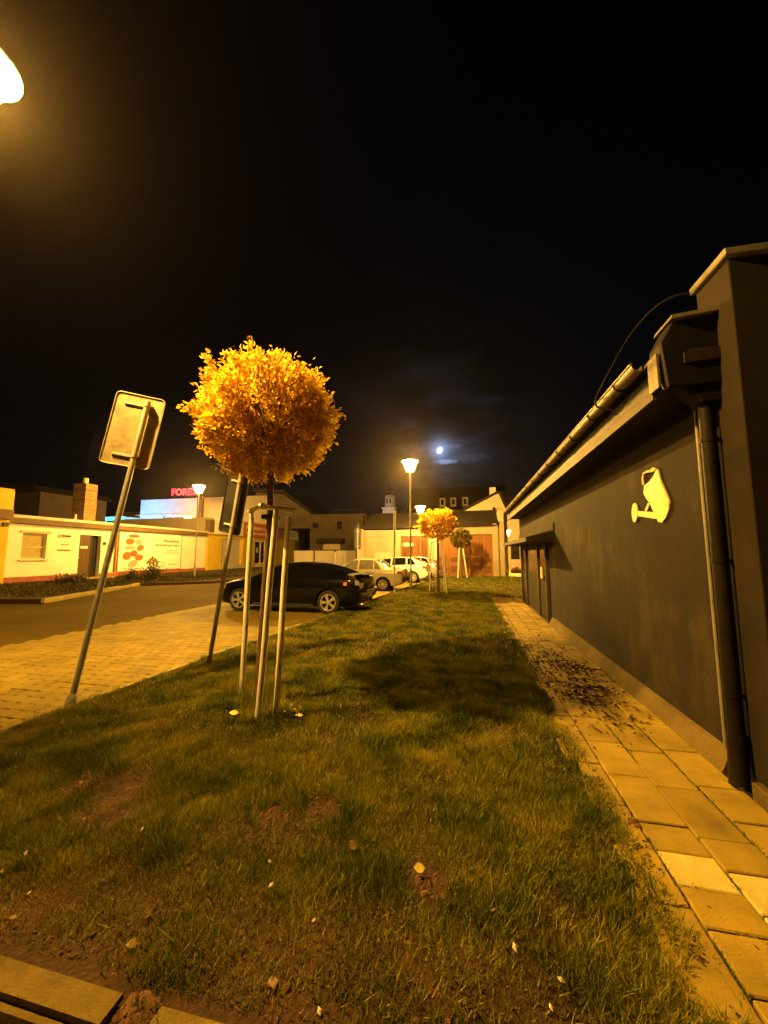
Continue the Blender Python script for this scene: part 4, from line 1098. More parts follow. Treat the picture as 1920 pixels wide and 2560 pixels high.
    for ax in (K['ra'], K['fa']):
        for sgn in (1, -1):
            wy = sgn * .755
            e = MB(); e.lathe([(r * .66, -.10), (r * .90, -.105), (r * .985, -.08), (r, -.04), (r, .04), (r * .985, .08), (r * .90, .105), (r * .66, .10), (r * .66, -.10)], 30, (ax, wy, r), axis='y')
            wheel = e.build('wheel', M['tyre'], t, world=False, smooth=True)
            q = MB()
            yo = wy + sgn * .075
            q.lathe([(r * .60, -.05), (r * .69, -.05), (r * .69, .035), (r * .63, .035), (r * .60, -.05)], 30, (ax, yo, r), axis='y')
            q.lathe([(0, -.02 * sgn), (r * .16, -.02 * sgn), (r * .13, .022 * sgn), (0, .025 * sgn)], 16, (ax, yo, r), axis='y')
            for k in range(spokes):
                for d_ in ((-.13, .13) if spokes <= 5 else (0,)):
                    a = 2 * math.pi * k / spokes + d_
                    c_, s_ = math.cos(a), math.sin(a); hw_ = r * (.085 if spokes > 5 else .06)
                    vv = []
                    for rad_, wd in ((r * .10, hw_ * .8), (r * .64, hw_)):
                        for yy_ in (-.012, .018):
                            for e_ in (-1, 1):
                                vv.append((ax + c_ * rad_ - s_ * wd * e_, yo + sgn * yy_, r + s_ * rad_ + c_ * wd * e_))
                    q.add(vv, [(0, 1, 3, 2), (4, 6, 7, 5), (0, 4, 5, 1), (2, 3, 7, 6), (0, 2, 6, 4), (1, 5, 7, 3)])
            q.build('rim', M[rim], wheel, world=False, smooth=True)
            dsk = MB(); dsk.lathe([(0, -.03), (r * .62, -.03), (r * .62, -.02), (0, -.02)], 20, (ax, wy, r), axis='y'); dsk.build('brake_disc', M['arch'], wheel, world=False)
    return t
PZ = -0.042
BZ = -0.044
car('parked_car', 'black sporty fastback with pale alloy wheels and rear spoiler', 'coupe', M['black_paint'], (-2.84, 10.88, PZ), R(180 - 2.0), spokes=5, tail='lens_clear', spoiler=True)
car('parked_car', 'beige saloon parked just behind the black car', 'sedan', M['beige_paint'], (-2.80, 17.68, BZ), R(180 - 2), glass='car_glass_pale', rim='rim_dull', spokes=8)
car('parked_car', 'white hatchback with red rear light, behind the beige saloon', 'hatch', M['white_paint'], (-2.22, 22.66, BZ), R(180 - 3), spokes=10)
car('parked_car', 'farthest pale car in the row, mostly hidden by the white hatchback', 'hatch', M['silver_paint'], (-1.75, 25.6, BZ), R(180 - 3), spokes=8, detail=False)

# ================================================================== TEXT
def text_obj(name, body, size, origin, right, up, m_, parent=None, thick=0.004, align='LEFT', squeeze=1.0):
    cu = bpy.data.curves.new(name, 'FONT'); cu.body = body; cu.size = size; cu.extrude = thick / 2; cu.align_x = align; cu.resolution_u = 2
    o = bpy.data.objects.new(name, cu); col.objects.link(o)
    bpy.context.view_layer.update()
    me = bpy.data.meshes.new_from_object(o.evaluated_get(bpy.context.evaluated_depsgraph_get()))
    bpy.data.objects.remove(o, do_unlink=True)
    right = Vector(right).normalized(); up = Vector(up).normalized(); nn = right.cross(up); origin = Vector(origin)
    b = MB()
    b.v = [tuple(origin + right * v.co.x * squeeze + up * v.co.y + nn * (v.co.z + thick / 2 + .002)) for v in me.vertices]
    b.f = [tuple(p.vertices) for p in me.polygons]
    return b.build(name, m_, parent, solid=False)
def bars(name, segs, m_, parent, X, h):
    """rows of small raised marks for lettering too blurred to read, on a face that looks along +X"""
    b = MB()
    rg = random.Random(5)
    for (y0, y1, z) in segs:
        y = y0
        while y < y1:
            wdt = rg.uniform(.4, .85) * h
            b.box(X, X + .004, y, min(y + wdt, y1), z, z + h * rg.choice([.7, .7, 1.0, .8]))
            y += wdt + h * (.22 if rg.random() > .15 else .8)
    return b.build(name, m_, parent)
def disc(y, z, ry, rz, X, th, n=18, rot=0.0):
    c, s = math.cos(rot), math.sin(rot)
    return [(y + ry * math.cos(6.2832 * k / n) * c - rz * math.sin(6.2832 * k / n) * s, z + ry * math.cos(6.2832 * k / n) * s + rz * math.sin(6.2832 * k / n) * c) for k in range(n)]

# ================================================================== LEFT: WHITE SINGLE-STOREY BUILDING
FX = -23.5
wb = thing('white_building', 'long single-storey white building with red plinth and brick chimney', 'building', (-27, 23, 0))
def wall_with_openings(x0, x1, ya, yb, z0, z1, opens):
    """wall slab facing +X with rectangular openings"""
    m_ = MB(); y = ya
    for (oa, ob, oz0, oz1) in sorted(opens):
        m_.box(x0, x1, y, oa, z0, z1)
        if oz0 > z0: m_.box(x0, x1, oa, ob, z0, oz0)
        if oz1 < z1: m_.box(x0, x1, oa, ob, oz1, z1)
        y = ob
    m_.box(x0, x1, y, yb, z0, z1)
    return m_
wall_with_openings(-23.85, FX, 15.35, 31.2, 0.0, 3.25, [(16.2, 17.45, 1.32, 2.72), (19.36, 20.80, 0.1, 2.77)]).build('wall', M['cream'], wb)
m_ = MB(); m_.box(-32, -23.86, 15.35, 31.2, 0, 3.25); m_.build('core', M['black_void'], wb)
m_ = MB(); m_.box(FX + .003, FX + .05, 15.38, 19.34, 0, 0.37); m_.box(FX + .003, FX + .05, 20.82, 31.2, 0, 0.34); m_.build('plinth', M['red_plinth'], wb)
m_ = MB(); m_.box(-32, FX + .28, 15.3, 31.0, 3.22, 3.50); m_.build('roof_band', M['brown_band'], wb)
m_ = MB(); m_.box(-32, FX + .33, 15.28, 31.05, 3.503, 3.66); m_.build('roof_edge', M['roof_edge'], wb)
win = MB(); win.box(-23.72, -23.69, 16.2, 17.45, 1.32, 2.72); win = win.build('window', M['blind'], wb)
m_ = MB()
for (a, b_, c, d) in [(16.2, 17.45, 1.32, 1.40), (16.2, 17.45, 2.64, 2.72), (16.2, 16.27, 1.40, 2.64), (17.38, 17.45, 1.40, 2.64), (16.27, 17.38, 1.92, 2.0)]: m_.box(-23.688, -23.63, a, b_, c, d)
m_.build('frame', M['window_frame'], win)
m_ = MB(); m_.box(-23.6, -23.40, 16.08, 17.56, 1.22, 1.30); m_.build('sill', M['roof_edge'], win)
m_ = MB(); m_.box(-23.498, -23.44, 16.05, 17.62, 2.74, 2.86); m_.build('shutter_box', M['window_frame'], win)
for z in [1.45 + .06 * k for k in range(20)]:
    if abs(z - 1.96) < .07: continue
    m_ = MB(); m_.box(-23.69, -23.675, 16.28, 17.37, z, z + .045); m_.build('slat', M['blind'], win)
m_ = MB(); m_.box(-23.60, -23.57, 19.36, 20.14, 0.1, 2.77); dr = m_.build('door', M['dark_door'], wb)
m_ = MB(); m_.box(-23.568, -23.56, 19.50, 19.96, 1.93, 2.08); m_.build('door_plate', M['sign_white'], dr)
m_ = MB(); m_.tube([(-23.55, 19.42, 1.36), (-23.55, 19.46, 1.36)], .03, 8); m_.build('handle', M['steel'], dr)
m_ = MB(); m_.box(-23.60, -23.53, 20.142, 20.20, 0.1, 2.77); m_.build('door_post', M['frame_grey'], wb)
m_ = MB(); m_.box(-23.80, -23.77, 20.21, 20.80, 0.1, 2.77); m_.build('door_void', M['black_void'], wb)
m_ = MB(); m_.box(-23.48, -22.4, 19.2, 21.0, 0.0, 0.13); m_.build('door_step', M['kerb'], wb)
m_ = MB(); m_.box(-23.495, -23.44, 18.08, 18.8, 2.54, 2.76); vt = m_.build('vent', M['roof_edge'], wb)
m_ = MB(); m_.box(-23.439, -23.43, 18.17, 18.74, 2.61, 2.69); m_.build('vent_slot', M['black_void'], vt)
m_ = MB(); m_.box(-23.495, -23.46, 18.06, 18.83, 1.77, 1.85); m_.build('ledge_strip', M['brown_print'], wb)
m_ = MB(); m_.box(-23.495, -23.47, 18.24, 18.7, 2.10, 2.16); m_.build('ledge_strip', M['grey_print'], wb)
m_ = MB(); m_.box(-23.495, -23.40, 20.94, 21.10, 2.18, 2.36); m_.build('door_light', M['frame_grey'], wb)
m_ = MB(); m_.tube([(-23.42, 21.85, .35), (-23.42, 21.85, 3.2)], .05, 8); m_.build('rain_pipe', M['brown_print'], wb, smooth=True)
m_ = MB(); m_.tube([(-24.6, 19.85, 3.6), (-24.6, 19.85, 4.12)], .07, 8); m_.build('roof_vent', M['roof_edge'], wb, smooth=True)
ch = MB(); ch.box(-26.03, -25.0, 20.72, 21.56, 3.5, 6.34); ch = ch.build('chimney', M['brick'], wb)
m_ = MB(); m_.lathe([(.12, 6.34), (.17, 6.36), (.16, 6.72), (.12, 6.74), (.12, 6.4)], 14, (-25.35, 20.95, 0)); m_.build('flue_pot', M['roof_edge'], ch, smooth=True)
for z in (4.5, 5.2, 5.85):
    m_ = MB(); m_.box(-26.05, -24.98, 20.70, 21.58, z, z + .05); m_.build('iron_band', M['brown_band'], ch)

# billboard on its wall
bb = thing('billboard', 'wide white billboard with orange discs on the white building', 'billboard', (FX, 25, 0.4))
m_ = MB(); m_.box(FX + .005, FX + .06, 22.1, 28.0, 0.40, 3.10); m_.build('panel', M['white_panel'], bb)
m_ = MB()
for (a, b_, c, d) in [(22.02, 22.1, .34, 3.12), (28.0, 28.06, .34, 3.12), (22.1, 28.0, .34, .40)]: m_.box(FX + .005, FX + .075, a, b_, c, d)
m_.build('frame', M['brown_print'], bb)
PX = FX + .0615
def print_shape(poly, m_, x=PX):
    b = MB(); b.prism(poly, 'x', x, x + .004); return b.build('print', m_, bb)
def bbpt(u, v):      # picture position on the panel, 0..1 from its upper left
    return (22.1 + 5.9 * u, 3.10 - 2.70 * v)
for (u, v, ru, rv, k, rot) in [(.20, .09, .085, .045, 'salmon_print', 0), (.145, .235, .062, .085, 'orange_print', 0), (.265, .24, .055, .08, 'tan_print', 0),
                               (.15, .40, .08, .05, 'tan_print', 0), (.30, .40, .055, .085, 'orange_print', 0.3), (.115, .61, .062, .105, 'orange_print', .1),
                               (.21, .545, .055, .085, 'salmon_print', 0), (.29, .655, .062, .085, 'orange_print', 0), (.205, .82, .072, .095, 'tan_print', .3)]:
    y_, z_ = bbpt(u, v); print_shape(disc(y_, z_, ru * 5.9, rv * 2.7, 0, 0, rot=rot), M[k], PX + random.uniform(0, .004))
for (u, v, s) in [(.46, .74, .03), (.50, .69, .032), (.55, .73, .03), (.43, .79, .028), (.52, .80, .034), (.58, .80, .028), (.47, .82, .03)]:
    y_, z_ = bbpt(u, v); print_shape(disc(y_, z_, s * 5.9, s * 1.6 * 2.7, 0, 0, n=9, rot=u * 9), M['olive_print'], PX + random.uniform(0, .004))
for (u0, v0, u1, v1) in [(.60, .79, .66, .79), (.66, .79, .72, .86), (.45, .89, .62, .85), (.585, .56, .60, .62)]:
    a = bbpt(u0, v0); c = bbpt(u1, v1); print_shape([(a[0], a[1] - .02), (c[0], c[1] - .02), (c[0], c[1] + .02), (a[0], a[1] + .02)], M['olive_print'])
text_obj('lettering', 'Centrum', .36, (PX - .002, 22.1 + 5.9 * .42, 2.53), (0, 1, 0), (0, 0, 1), M['brown_print'], bb)
bars('lettering', [(26.1, 27.75, 2.50)], M['brown_print'], bb, PX, .24)
bars('lettering', [(25.3, 27.75, 2.18)], M['brown_print'], bb, PX, .20)
bars('lettering', [(26.4, 27.6, 1.80), (26.0, 27.8, 1.62), (26.7, 27.7, .72), (22.4, 24.3, .50)], M['grey_print'], bb, PX, .09)

# yellow building cut by the left edge
yb_ = thing('yellow_building', 'yellow building corner cut by the left edge of the photo', 'building', (-25, 13, 0))
m_ = MB(); m_.box(-32, -23.2, 8.0, 15.32, 0, 3.35); m_.build('wall', M['shop_yellow'], yb_)
m_ = MB(); m_.box(-32, -23.0, 8.0, 15.36, 3.353, 3.85); m_.build('roof_band', M['brown_band'], yb_)
m_ = MB(); m_.box(-27, -23.25, 11.0, 15.5, 3.853, 4.98); m_.build('upper_wall', M['shop_yellow'], yb_, bevel=.05)
m_ = MB(); m_.box(-23.18, -23.10, 15.0, 15.25, 3.0, 3.2); m_.build('wall_lamp', M['frame_grey'], yb_)
dh = thing('dark_house', 'dark roof rising behind the yellow building at far left', 'building', (-46, 33, 0))
m_ = MB(); m_.box(-50, -42.6, 30.6, 38, 0, 7.9); m_.build('wall', M['house_dull'], dh)
m_ = MB(); m_.prism([(-51, 7.9), (-42.2, 7.9), (-43.2, 8.6), (-47, 9.0), (-51, 9.0)], 'y', 30.2, 38.5); m_.build('roof', M['roof_dark'], dh)

# ================================================================== YELLOW SHOP
ys2 = thing('yellow_shop', 'yellow shop front with pale shutter and glazed door', 'building', (-26, 41, 0))
wall_with_openings(-23.9, FX, 31.25, 50.0, 0, 3.42, [(33.5, 36.95, 0.55, 3.1), (39.5, 42.0, 0.1, 3.1)]).build('wall', M['shop_yellow'], ys2)
m_ = MB(); m_.box(-34, -23.91, 31.25, 50, 0, 3.42); m_.build('core', M['black_void'], ys2)
m_ = MB(); m_.box(-23.78, -23.72, 33.5, 36.95, .55, 3.1); shu = m_.build('shutter', M['shutter'], ys2)
for k in range(16):
    m_ = MB(); m_.box(-23.72, -23.70, 33.5, 36.95, .58 + k * .157, .58 + k * .157 + .13); m_.build('slat', M['shutter'], shu)
m_ = MB(); m_.box(FX + .004, FX + .10, 33.5, 37.0, 0, .55); m_.build('bulkhead', M['roof_edge'], ys2)
m_ = MB()
for (a, b_, c, d) in [(39.5, 42.0, 2.95, 3.1), (39.5, 39.7, .1, 2.95), (40.85, 41.05, .1, 2.95), (41.85, 42.0, .1, 2.95), (39.7, 40.85, .1, .55), (41.05, 41.85, .1, .55)]: m_.box(-23.70, -23.60, a, b_, c, d)
df = m_.build('door_frame', M['white_panel'], ys2)
for (a, b_) in [(39.7, 40.85), (41.05, 41.85)]:
    m_ = MB(); m_.box(-23.67, -23.65, a, b_, .55, 2.95); m_.build('pane', M['dark_glass'], df)
m_ = MB(); m_.box(-23.648, -23.64, 40.1, 40.5, 1.7, 2.3); m_.build('notice', M['sign_white'], df)
for ya, yb2 in [(31.3, 33.4), (37.05, 39.4), (42.1, 43.6), (46.6, 49.6)]:
    m_ = MB(); m_.box(FX + .004, FX + .12, ya, yb2, 0, 3.25); m_.build('pilaster', M['shop_yellow'], ys2)
m_ = MB(); m_.box(-34, FX + .25, 31.2, 50.0, 3.423, 3.60); m_.build('canopy_slab', M['shop_yellow'], ys2)
m_ = MB(); m_.box(-34, FX - .2, 31.2, 50.0, 3.603, 4.95); m_.build('upper_wall', M['beige_wall'], ys2)
sb1 = thing('shop_sign', 'white shop signboard above the yellow pillar, left of the black sign', 'sign', (FX, 33, 3.4))
m_ = MB(); m_.box(FX + .26, FX + .36, 31.9, 36.6, 3.45, 4.95); m_.build('board', M['white_panel'], sb1, bevel=.02)
m_ = MB(); m_.box(FX - .15, FX + .34, 31.22, 31.85, 3.62, 4.7); m_.build('end_box', M['brown_band'], sb1)
text_obj('lettering', 'Centrum', .62, (FX + .362, 32.5, 4.28), (0, 1, 0), (0, 0, 1), M['grey_print'], sb1)
bars('lettering', [(32.5, 36.0, 3.78)], M['grey_print'], sb1, FX + .362, .22)
sb2 = thing('shop_sign', 'orange shop signboard with white lettering above the glazed door', 'sign', (FX, 40, 3.4))
m_ = MB(); m_.box(FX + .26, FX + .34, 36.65, 44.6, 3.42, 5.0); m_.build('board', M['orange_sign'], sb2, bevel=.02)
bars('lettering', [(37.2, 44.0, 4.28)], M['sign_white'], sb2, FX + .342, .40)
bars('lettering', [(37.2, 44.0, 3.72)], M['sign_white'], sb2, FX + .342, .26)
sb3 = thing('shop_sign', 'square cream shop signboard on the right end of the yellow shop', 'sign', (FX, 48, 3.4))
m_ = MB(); m_.box(FX + .26, FX + .40, 46.3, 50.1, 3.42, 4.98); m_.build('board', M['white_panel'], sb3, bevel=.02)
bars('lettering', [(47.2, 49.2, 4.2), (47.0, 49.4, 3.9)], M['grey_print'], sb3, FX + .402, .2)

# ================================================================== BUILDINGS BEHIND
bl = thing('pale_block', 'pale flat-roofed block lit blue behind the white building', 'building', (-39, 49, 0))
m_ = MB(); m_.box(-44.6, -35.4, 45, 56, 0, 9.1); m_.build('wall', M['pale_wall'], bl)
m_ = MB(); m_.box(-45.2, -35.3, 44.75, 44.99, 6.85, 7.0); m_.build('ledge', M['pale_wall'], bl)
m_ = MB(); m_.box(-35.35, -34.6, 44.7, 56, 0, 9.3); m_.build('corner_post', M['brown_band'], bl)
m_ = MB(); m_.box(-34.55, -24.9, 45.05, 56, 0, 9.15); m_.build('beige_wall', M['beige_wall'], bl)
m_ = MB(); m_.box(-40.3, -36.6, 44.93, 44.97, 4.6, 6.5); wi = m_.build('window', M['dark_glass'], bl)
m_ = MB(); m_.box(-40.75, -40.45, 44.88, 44.98, 4.2, 6.8); m_.build('frame', M['beige_wall'], wi)
for x in (-39.2, -38.0): 
    m_ = MB(); m_.box(x, x + .12, 44.88, 44.925, 4.6, 6.5); m_.build('mullion', M['pale_wall'], wi)
tq = thing('turquoise_annex', 'low turquoise annex glowing left of the pale block', 'building', (-46, 44, 0))
m_ = MB(); m_.box(-50, -44.65, 42.6, 48, 0, 6.55); m_.build('wall', M['turquoise'], tq)
m_ = MB(); m_.box(-47.5, -46.2, 42.55, 42.59, 5.0, 6.0); m_.build('window', M['dark_glass'], tq)
m_ = MB(); m_.box(-49.8, -49.4, 42.5, 43, 6.55, 7.1); m_.build('parapet_post', M['turquoise'], tq)
m_ = MB(); m_.box(-48.5, -44.7, 46, 48, 6.55, 7.6); m_.build('roof_plant', M['house_dull'], tq)
ll = thing('roof_letters', 'glowing red roof letters on the pale block', 'sign', (-37, 44.8, 9.1))
text_obj('letters', 'FOREST', 1.32, (-39.75, 45.1, 9.58), (1, 0, 0), (0, 0, 1), M['red_letters'], ll, thick=.12, squeeze=1.02)
m_ = MB(); m_.box(-39.8, -34.6, 45.2, 45.28, 9.42, 9.52)
for x in (-39.4, -37.8, -36.2, -35.0): m_.box(x, x + .08, 45.2, 45.28, 9.1, 9.42)
m_.build('rail', M['black_trim'], ll)
# blue light washing the wall (its source hides behind the roof of the white building)
bt = thing('blue_light', 'blue light tube on the roof behind the white building', 'light', (-43, 43.2, 4))
m_ = MB(); m_.tube([(-47.4, 40.6, 4.4), (-41.6, 40.6, 4.4)], .05, 8); m_.build('tube', M['blue_tube'], bt, smooth=True)
m_ = MB(); m_.box(-47.5, -41.5, 40.40, 40.52, 4.25, 4.6); m_.box(-44.6, -44.5, 40.42, 40.5, 0, 4.25); m_.build('housing', M['black_trim'], bt)

# fence of pale panels
fe = thing('boundary_panels', 'pale grey boundary wall of panels behind the parked cars', 'wall', (-13, 34, 0))
xs2 = [-16.1, -14.02, -11.98, -9.9, -8.2]
for a, b_ in zip(xs2[:-1], xs2[1:]):
    m_ = MB(); m_.box(a + .07, b_ - .07, 33.95, 34.05, -.1, 1.88 + random.uniform(-.02, .02)); m_.build('panel', M['fence_panel'], fe)
for a in xs2:
    m_ = MB(); m_.box(a - .06, a + .06, 33.90, 34.10, -.1, 1.93); m_.build('post', M['frame_grey'], fe)
m_ = MB(); m_.tube([(-11.7, 33.2, -.1), (-11.7, 33.2, 1.72)], .05, 8); wp = tag(m_.build('white_bollard', M['sign_white'], smooth=True), 'thin white post before the grey boundary panels', 'post')

# dim house behind the panels
hs = thing('dim_house', 'dim two-storey house with small windows behind the boundary panels', 'building', (-17, 49, 0))
m_ = MB(); m_.box(-19.2, -12.3, 45, 54, 0, 6.2); m_.build('wall', M['house_dull'], hs)
m_ = MB(); m_.box(-19.4, -11.9, 44.7, 54, 6.203, 6.45); m_.build('cornice', M['house_dull'], hs)
m_ = MB(); m_.box(-12.29, -11.95, 45.4, 54, 4.8, 6.2); m_.build('oriel', M['house_dull'], hs)
m_ = MB(); m_.prism([(-27, 4.8), (-27, 9.6), (-23.2, 9.3), (-19.2, 6.6), (-19.2, 4.8)], 'y', 45.3, 54); m_.build('side_wing', M['house_dull'], hs)
m_ = MB(); m_.prism([(-27.3, 9.75), (-23.1, 9.42), (-18.9, 6.65), (-18.9, 6.9), (-23.0, 9.75), (-27.3, 10.1)], 'y', 44.9, 54); m_.build('roof', M['roof_dark'], hs)
for (xa, xb, za, zb_) in [(-19.75 + .9, -18.1, 4.8, 5.4), (-15.65, -15.05, 4.6, 5.55), (-13.4, -12.8, 4.4, 5.3), (-22.5, -21.8, 5.2, 6.0)]:
    m_ = MB(); m_.box(xa, xb, 44.95, 44.99 if xa > -19.2 else 45.29, za, zb_); wi = m_.build('window', M['dark_glass'], hs)
    m_ = MB(); m_.box(xa - .08, xb + .08, 44.88, 44.97, za - .1, za - .003); m_.build('sill', M['house_dull'], wi)
m_ = MB(); m_.box(-17.9, -14.6, 43.8, 44.99, 2.9, 3.45); m_.build('awning', M['roof_dark'], hs)
m_ = MB(); m_.box(-17.4, -15.2, 44.9, 44.98, 2.1, 2.85); m_.build('shop_panel', M['pink_wall'], hs)
for k in range(15):
    x = -16.3 + k * .28; m_ = MB(); m_.box(x, x + .03, 44.75, 44.78, 6.45, 6.95); m_.build('baluster', M['black_trim'], hs)
m_ = MB(); m_.box(-16.4, -12.2, 44.74, 44.79, 6.953, 7.0); m_.build('handrail', M['black_trim'], hs)

# ================================================================== GARAGE ROW
gr_ = thing('garage_row', 'low cream garage building with wide brown gates and dark roof', 'building', (-3, 30.5, 0))
GY = 29.0
m_ = MB()
m_.box(-8.14, -4.97, GY, GY + .3, -.1, 3.42); m_.box(-2.86, -2.20, GY, GY + .3, -.1, 3.45); m_.box(1.80, 2.22, GY, GY + .3, -.1, 3.78)
m_.box(-4.97, -2.86, GY, GY + .3, 2.93, 3.44); m_.box(-2.20, 1.80, GY, GY + .3, 3.02, 3.62)
m_.build('wall', M['garage_wall'], gr_)
m_ = MB(); m_.box(-8.14, 2.2, GY + .31, 33, -.1, 3.4); m_.build('core', M['black_void'], gr_)
m_ = MB(); m_.box(-7.8, -5.1, GY - .03, GY - .003, 2.95, 3.40); m_.build('upper_panel', M['fence_panel'], gr_)
m_ = MB(); m_.box(-8.3, -7.86, GY - .12, GY - .003, -.1, 3.52); m_.build('end_pillar', M['garage_wall'], gr_)
m_ = MB(); m_.box(-7.0, -5.7, GY - .05, GY - .003, -.1, 1.7); m_.build('cupboard', M['garage_panel'], gr_)
for x in (-2.72, -2.40):
    m_ = MB(); m_.box(x, x + .16, GY - .10, GY - .003, -.1, 2.95); m_.build('pilaster', M['white_pillar'], gr_)
m_ = MB(); m_.box(1.84, 2.2, GY - .10, GY - .003, -.1, 3.76); m_.build('pilaster', M['garage_wall'], gr_)
def gate(x0, x1, ztop, nleaf, rows):
    g_ = MB(); g_.box(x0, x1, GY + .12, GY + .17, -.05, ztop); go = g_.build('gate', M['brown_gate'], gr_)
    wd = (x1 - x0) / nleaf
    for k in range(nleaf):
        for (za, zb2, mm) in rows:
            p = MB(); p.box(x0 + k * wd + .13, x0 + (k + 1) * wd - .13, GY + .095, GY + .119, za, zb2); p.build('gate_panel', M[mm], go, bevel=.01)
        if k: 
            p = MB(); p.box(x0 + k * wd - .02, x0 + k * wd + .02, GY + .10, GY + .1195, 0, ztop); p.build('gate_stile', M['brown_gate_dark'], go)
    return go
g1 = gate(-4.97, -2.86, 2.93, 2, [(.3, 1.0, 'brown_gate_dark'), (1.2, 2.7, 'brown_gate_dark')])
for (x, r1, r2) in [(-4.56, .28, .16), (-4.12, .14, .12)]:
    p = MB(); p.prism(disc(x, 2.30, r1, r2, 0, 0), 'y', GY + .088, GY + .094); p.build('emblem', M['sign_white'], g1)
gate(-2.20, 1.80, 3.02, 5, [(.22, .72, 'brown_gate_dark'), (.98, 1.34, 'brown_gate_dark'), (1.55, 2.85, 'brown_gate')])
m_ = MB(); m_.prism([(GY - .18, 3.50), (GY - .18, 3.57), (32.0, 5.02), (32.0, 3.4)], 'x', -8.0, 2.06)
m_.v = [(x, y, z + (.10 if x > 0 else 0)) for x, y, z in m_.v]
rfo = m_.build('roof', M['roof_dark'], gr_)
m_ = MB(); m_.prism([(GY - .2, 3.66), (32.0, 5.2), (32.0, 5.34), (GY - .2, 3.9)], 'x', 2.065, 2.21); m_.build('verge_board', M['roof_dark'], rfo)

gh = thing('gable_house', 'cream house with steep gable rising behind the garage row', 'building', (1, 33, 0))
m_ = MB(); m_.prism([(-.7, 3.0), (-.55, 4.9), (2.42, 6.42), (2.58, 6.42), (3.06, 5.2), (3.06, 3.0)], 'y', 32.05, 38); m_.build('wall', M['gable_wall'], gh)
m_ = MB(); m_.prism([(-.9, 4.84), (2.45, 6.55), (2.66, 6.50), (3.2, 5.15), (3.26, 5.2), (2.72, 6.64), (2.42, 6.66), (-.95, 4.95)], 'y', 32.15, 38.2); m_.build('roof', M['roof_dark'], gh)
m_ = MB(); m_.box(2.225, 2.62, 29.1, 32.04, 0, 4.75); m_.box(2.626, 3.05, 31.0, 38, 0, 4.9); m_.build('wing_wall', M['gable_wall'], gh)
m_ = MB(); m_.box(2.7, 2.98, 30.4, 30.99, 0, 3.4); m_.build('corner_pillar', M['white_pillar'], gh)
m_ = MB(); m_.box(2.0, 2.5, 34, 34.6, 6.4, 7.3); m_.build('chimney', M['church'], gh)

dm = thing('dormer_house', 'dark roof with three pale dormer windows behind the garages', 'building', (-3, 64, 0))
m_ = MB(); m_.box(-9, 6, 61.5, 72, 0, 8.3); m_.build('wall', M['house_dull'], dm)
m_ = MB(); m_.prism([(61.0, 8.2), (61.0, 8.55), (66.5, 13.0), (72.5, 8.2)], 'x', -9.5, 6.5); m_.build('roof', M['roof_dark'], dm)
for x in (-3.70, -2.0, -.18):
    d = MB(); d.box(x - .42, x + .42, 60.6, 63.2, 9.0, 10.35); do = d.build('dormer', M['church'], dm)
    m_ = MB(); m_.box(x - .22, x + .22, 60.55, 60.59, 9.25, 10.1); m_.build('pane', M['dark_glass'], do)
    m_ = MB(); m_.prism([(x - .55, 10.353), (x + .55, 10.353), (x, 10.8)], 'y', 60.5, 63.2); m_.build('dormer_roof', M['roof_dark'], do)
m_ = MB(); m_.box(-4.7, -.3, 60.2, 61.0, 7.6, 8.19); m_.build('gutter_board', M['gable_wall'], dm)

ct = thing('church_tower', 'slim pale church tower with belfry far behind the lamp', 'tower', (-18.3, 91, 0))
m_ = MB(); m_.box(-19.8, -16.8, 90, 93, 0, 12.4); m_.build('shaft', M['church'], ct)
m_ = MB(); m_.box(-20.0, -16.6, 89.8, 93.2, 12.403, 12.75); m_.build('cornice', M['church'], ct)
m_ = MB(); m_.lathe([(0, 12.753), (1.42, 12.753), (1.30, 13.2), (1.22, 15.2), (1.32, 15.3), (1.0, 15.9), (0, 15.9)], 8, (-18.3, 91.5, 0)); m_.build('belfry', M['church'], ct)
m_ = MB(); m_.lathe([(0, 15.9), (1.05, 15.9), (1.1, 16.4), (.5, 17.0), (.22, 17.4), (.25, 18.0), (.04, 18.6), (.03, 19.6), (0, 19.6)], 12, (-18.3, 91.5, 0)); m_.build('dome', M['roof_dark'], ct, smooth=True)
for x in (-18.75, -18.0):
    m_ = MB(); m_.box(x - .15, x + .15, 90.1, 90.35, 13.7, 14.8); m_.build('belfry_opening', M['black_void'], ct)
fl = thing('floodlight', 'floodlight aimed at the church tower, hidden behind the roofs', 'light', (-18.3, 80, 0))
m_ = MB(); m_.box(-19.2, -17.4, 80.0, 80.12, 7.6, 8.0); m_.build('lamp', M['flood'], fl)
m_ = MB(); m_.box(-19.3, -17.3, 79.8, 79.95, 7.5, 8.1); m_.box(-18.35, -18.25, 79.8, 79.9, 0, 7.5); m_.build('housing', M['black_trim'], fl)

fpn = thing('flower_planter', 'low planter of red and white flowers beyond the end of the dark wall', 'planter', (3.9, 33.5, 0.03))
m_ = MB(); m_.box(3.45, 4.6, 33.2, 33.8, 0.03, 0.30); m_.build('trough', M['brown_gate'], fpn, bevel=.02)
for k_, nm_, cnt_ in (('petal_red', 'red_flowers', 90), ('sign_white', 'white_flowers', 40), ('shrub', 'foliage', 160)):
    m_ = MB(); rq = random.Random(cnt_)
    for q in range(cnt_):
        x, y, z = rq.uniform(3.42, 4.62), rq.uniform(33.15, 33.85), rq.uniform(.30, .62 if k_ != 'shrub' else .5); s_ = rq.uniform(.04, .08)
        a_ = rq.uniform(0, 3.1); dx_, dy_ = math.cos(a_) * s_, math.sin(a_) * s_
        m_.add([(x - dx_, y - dy_, z), (x + dy_, y - dx_, z - s_ * .4), (x + dx_, y + dy_, z + s_ * .3), (x - dy_, y + dx_, z + s_ * .7)], [(0, 1, 2, 3)])
    stuff(m_.build(nm_, M[k_], fpn, solid=False))
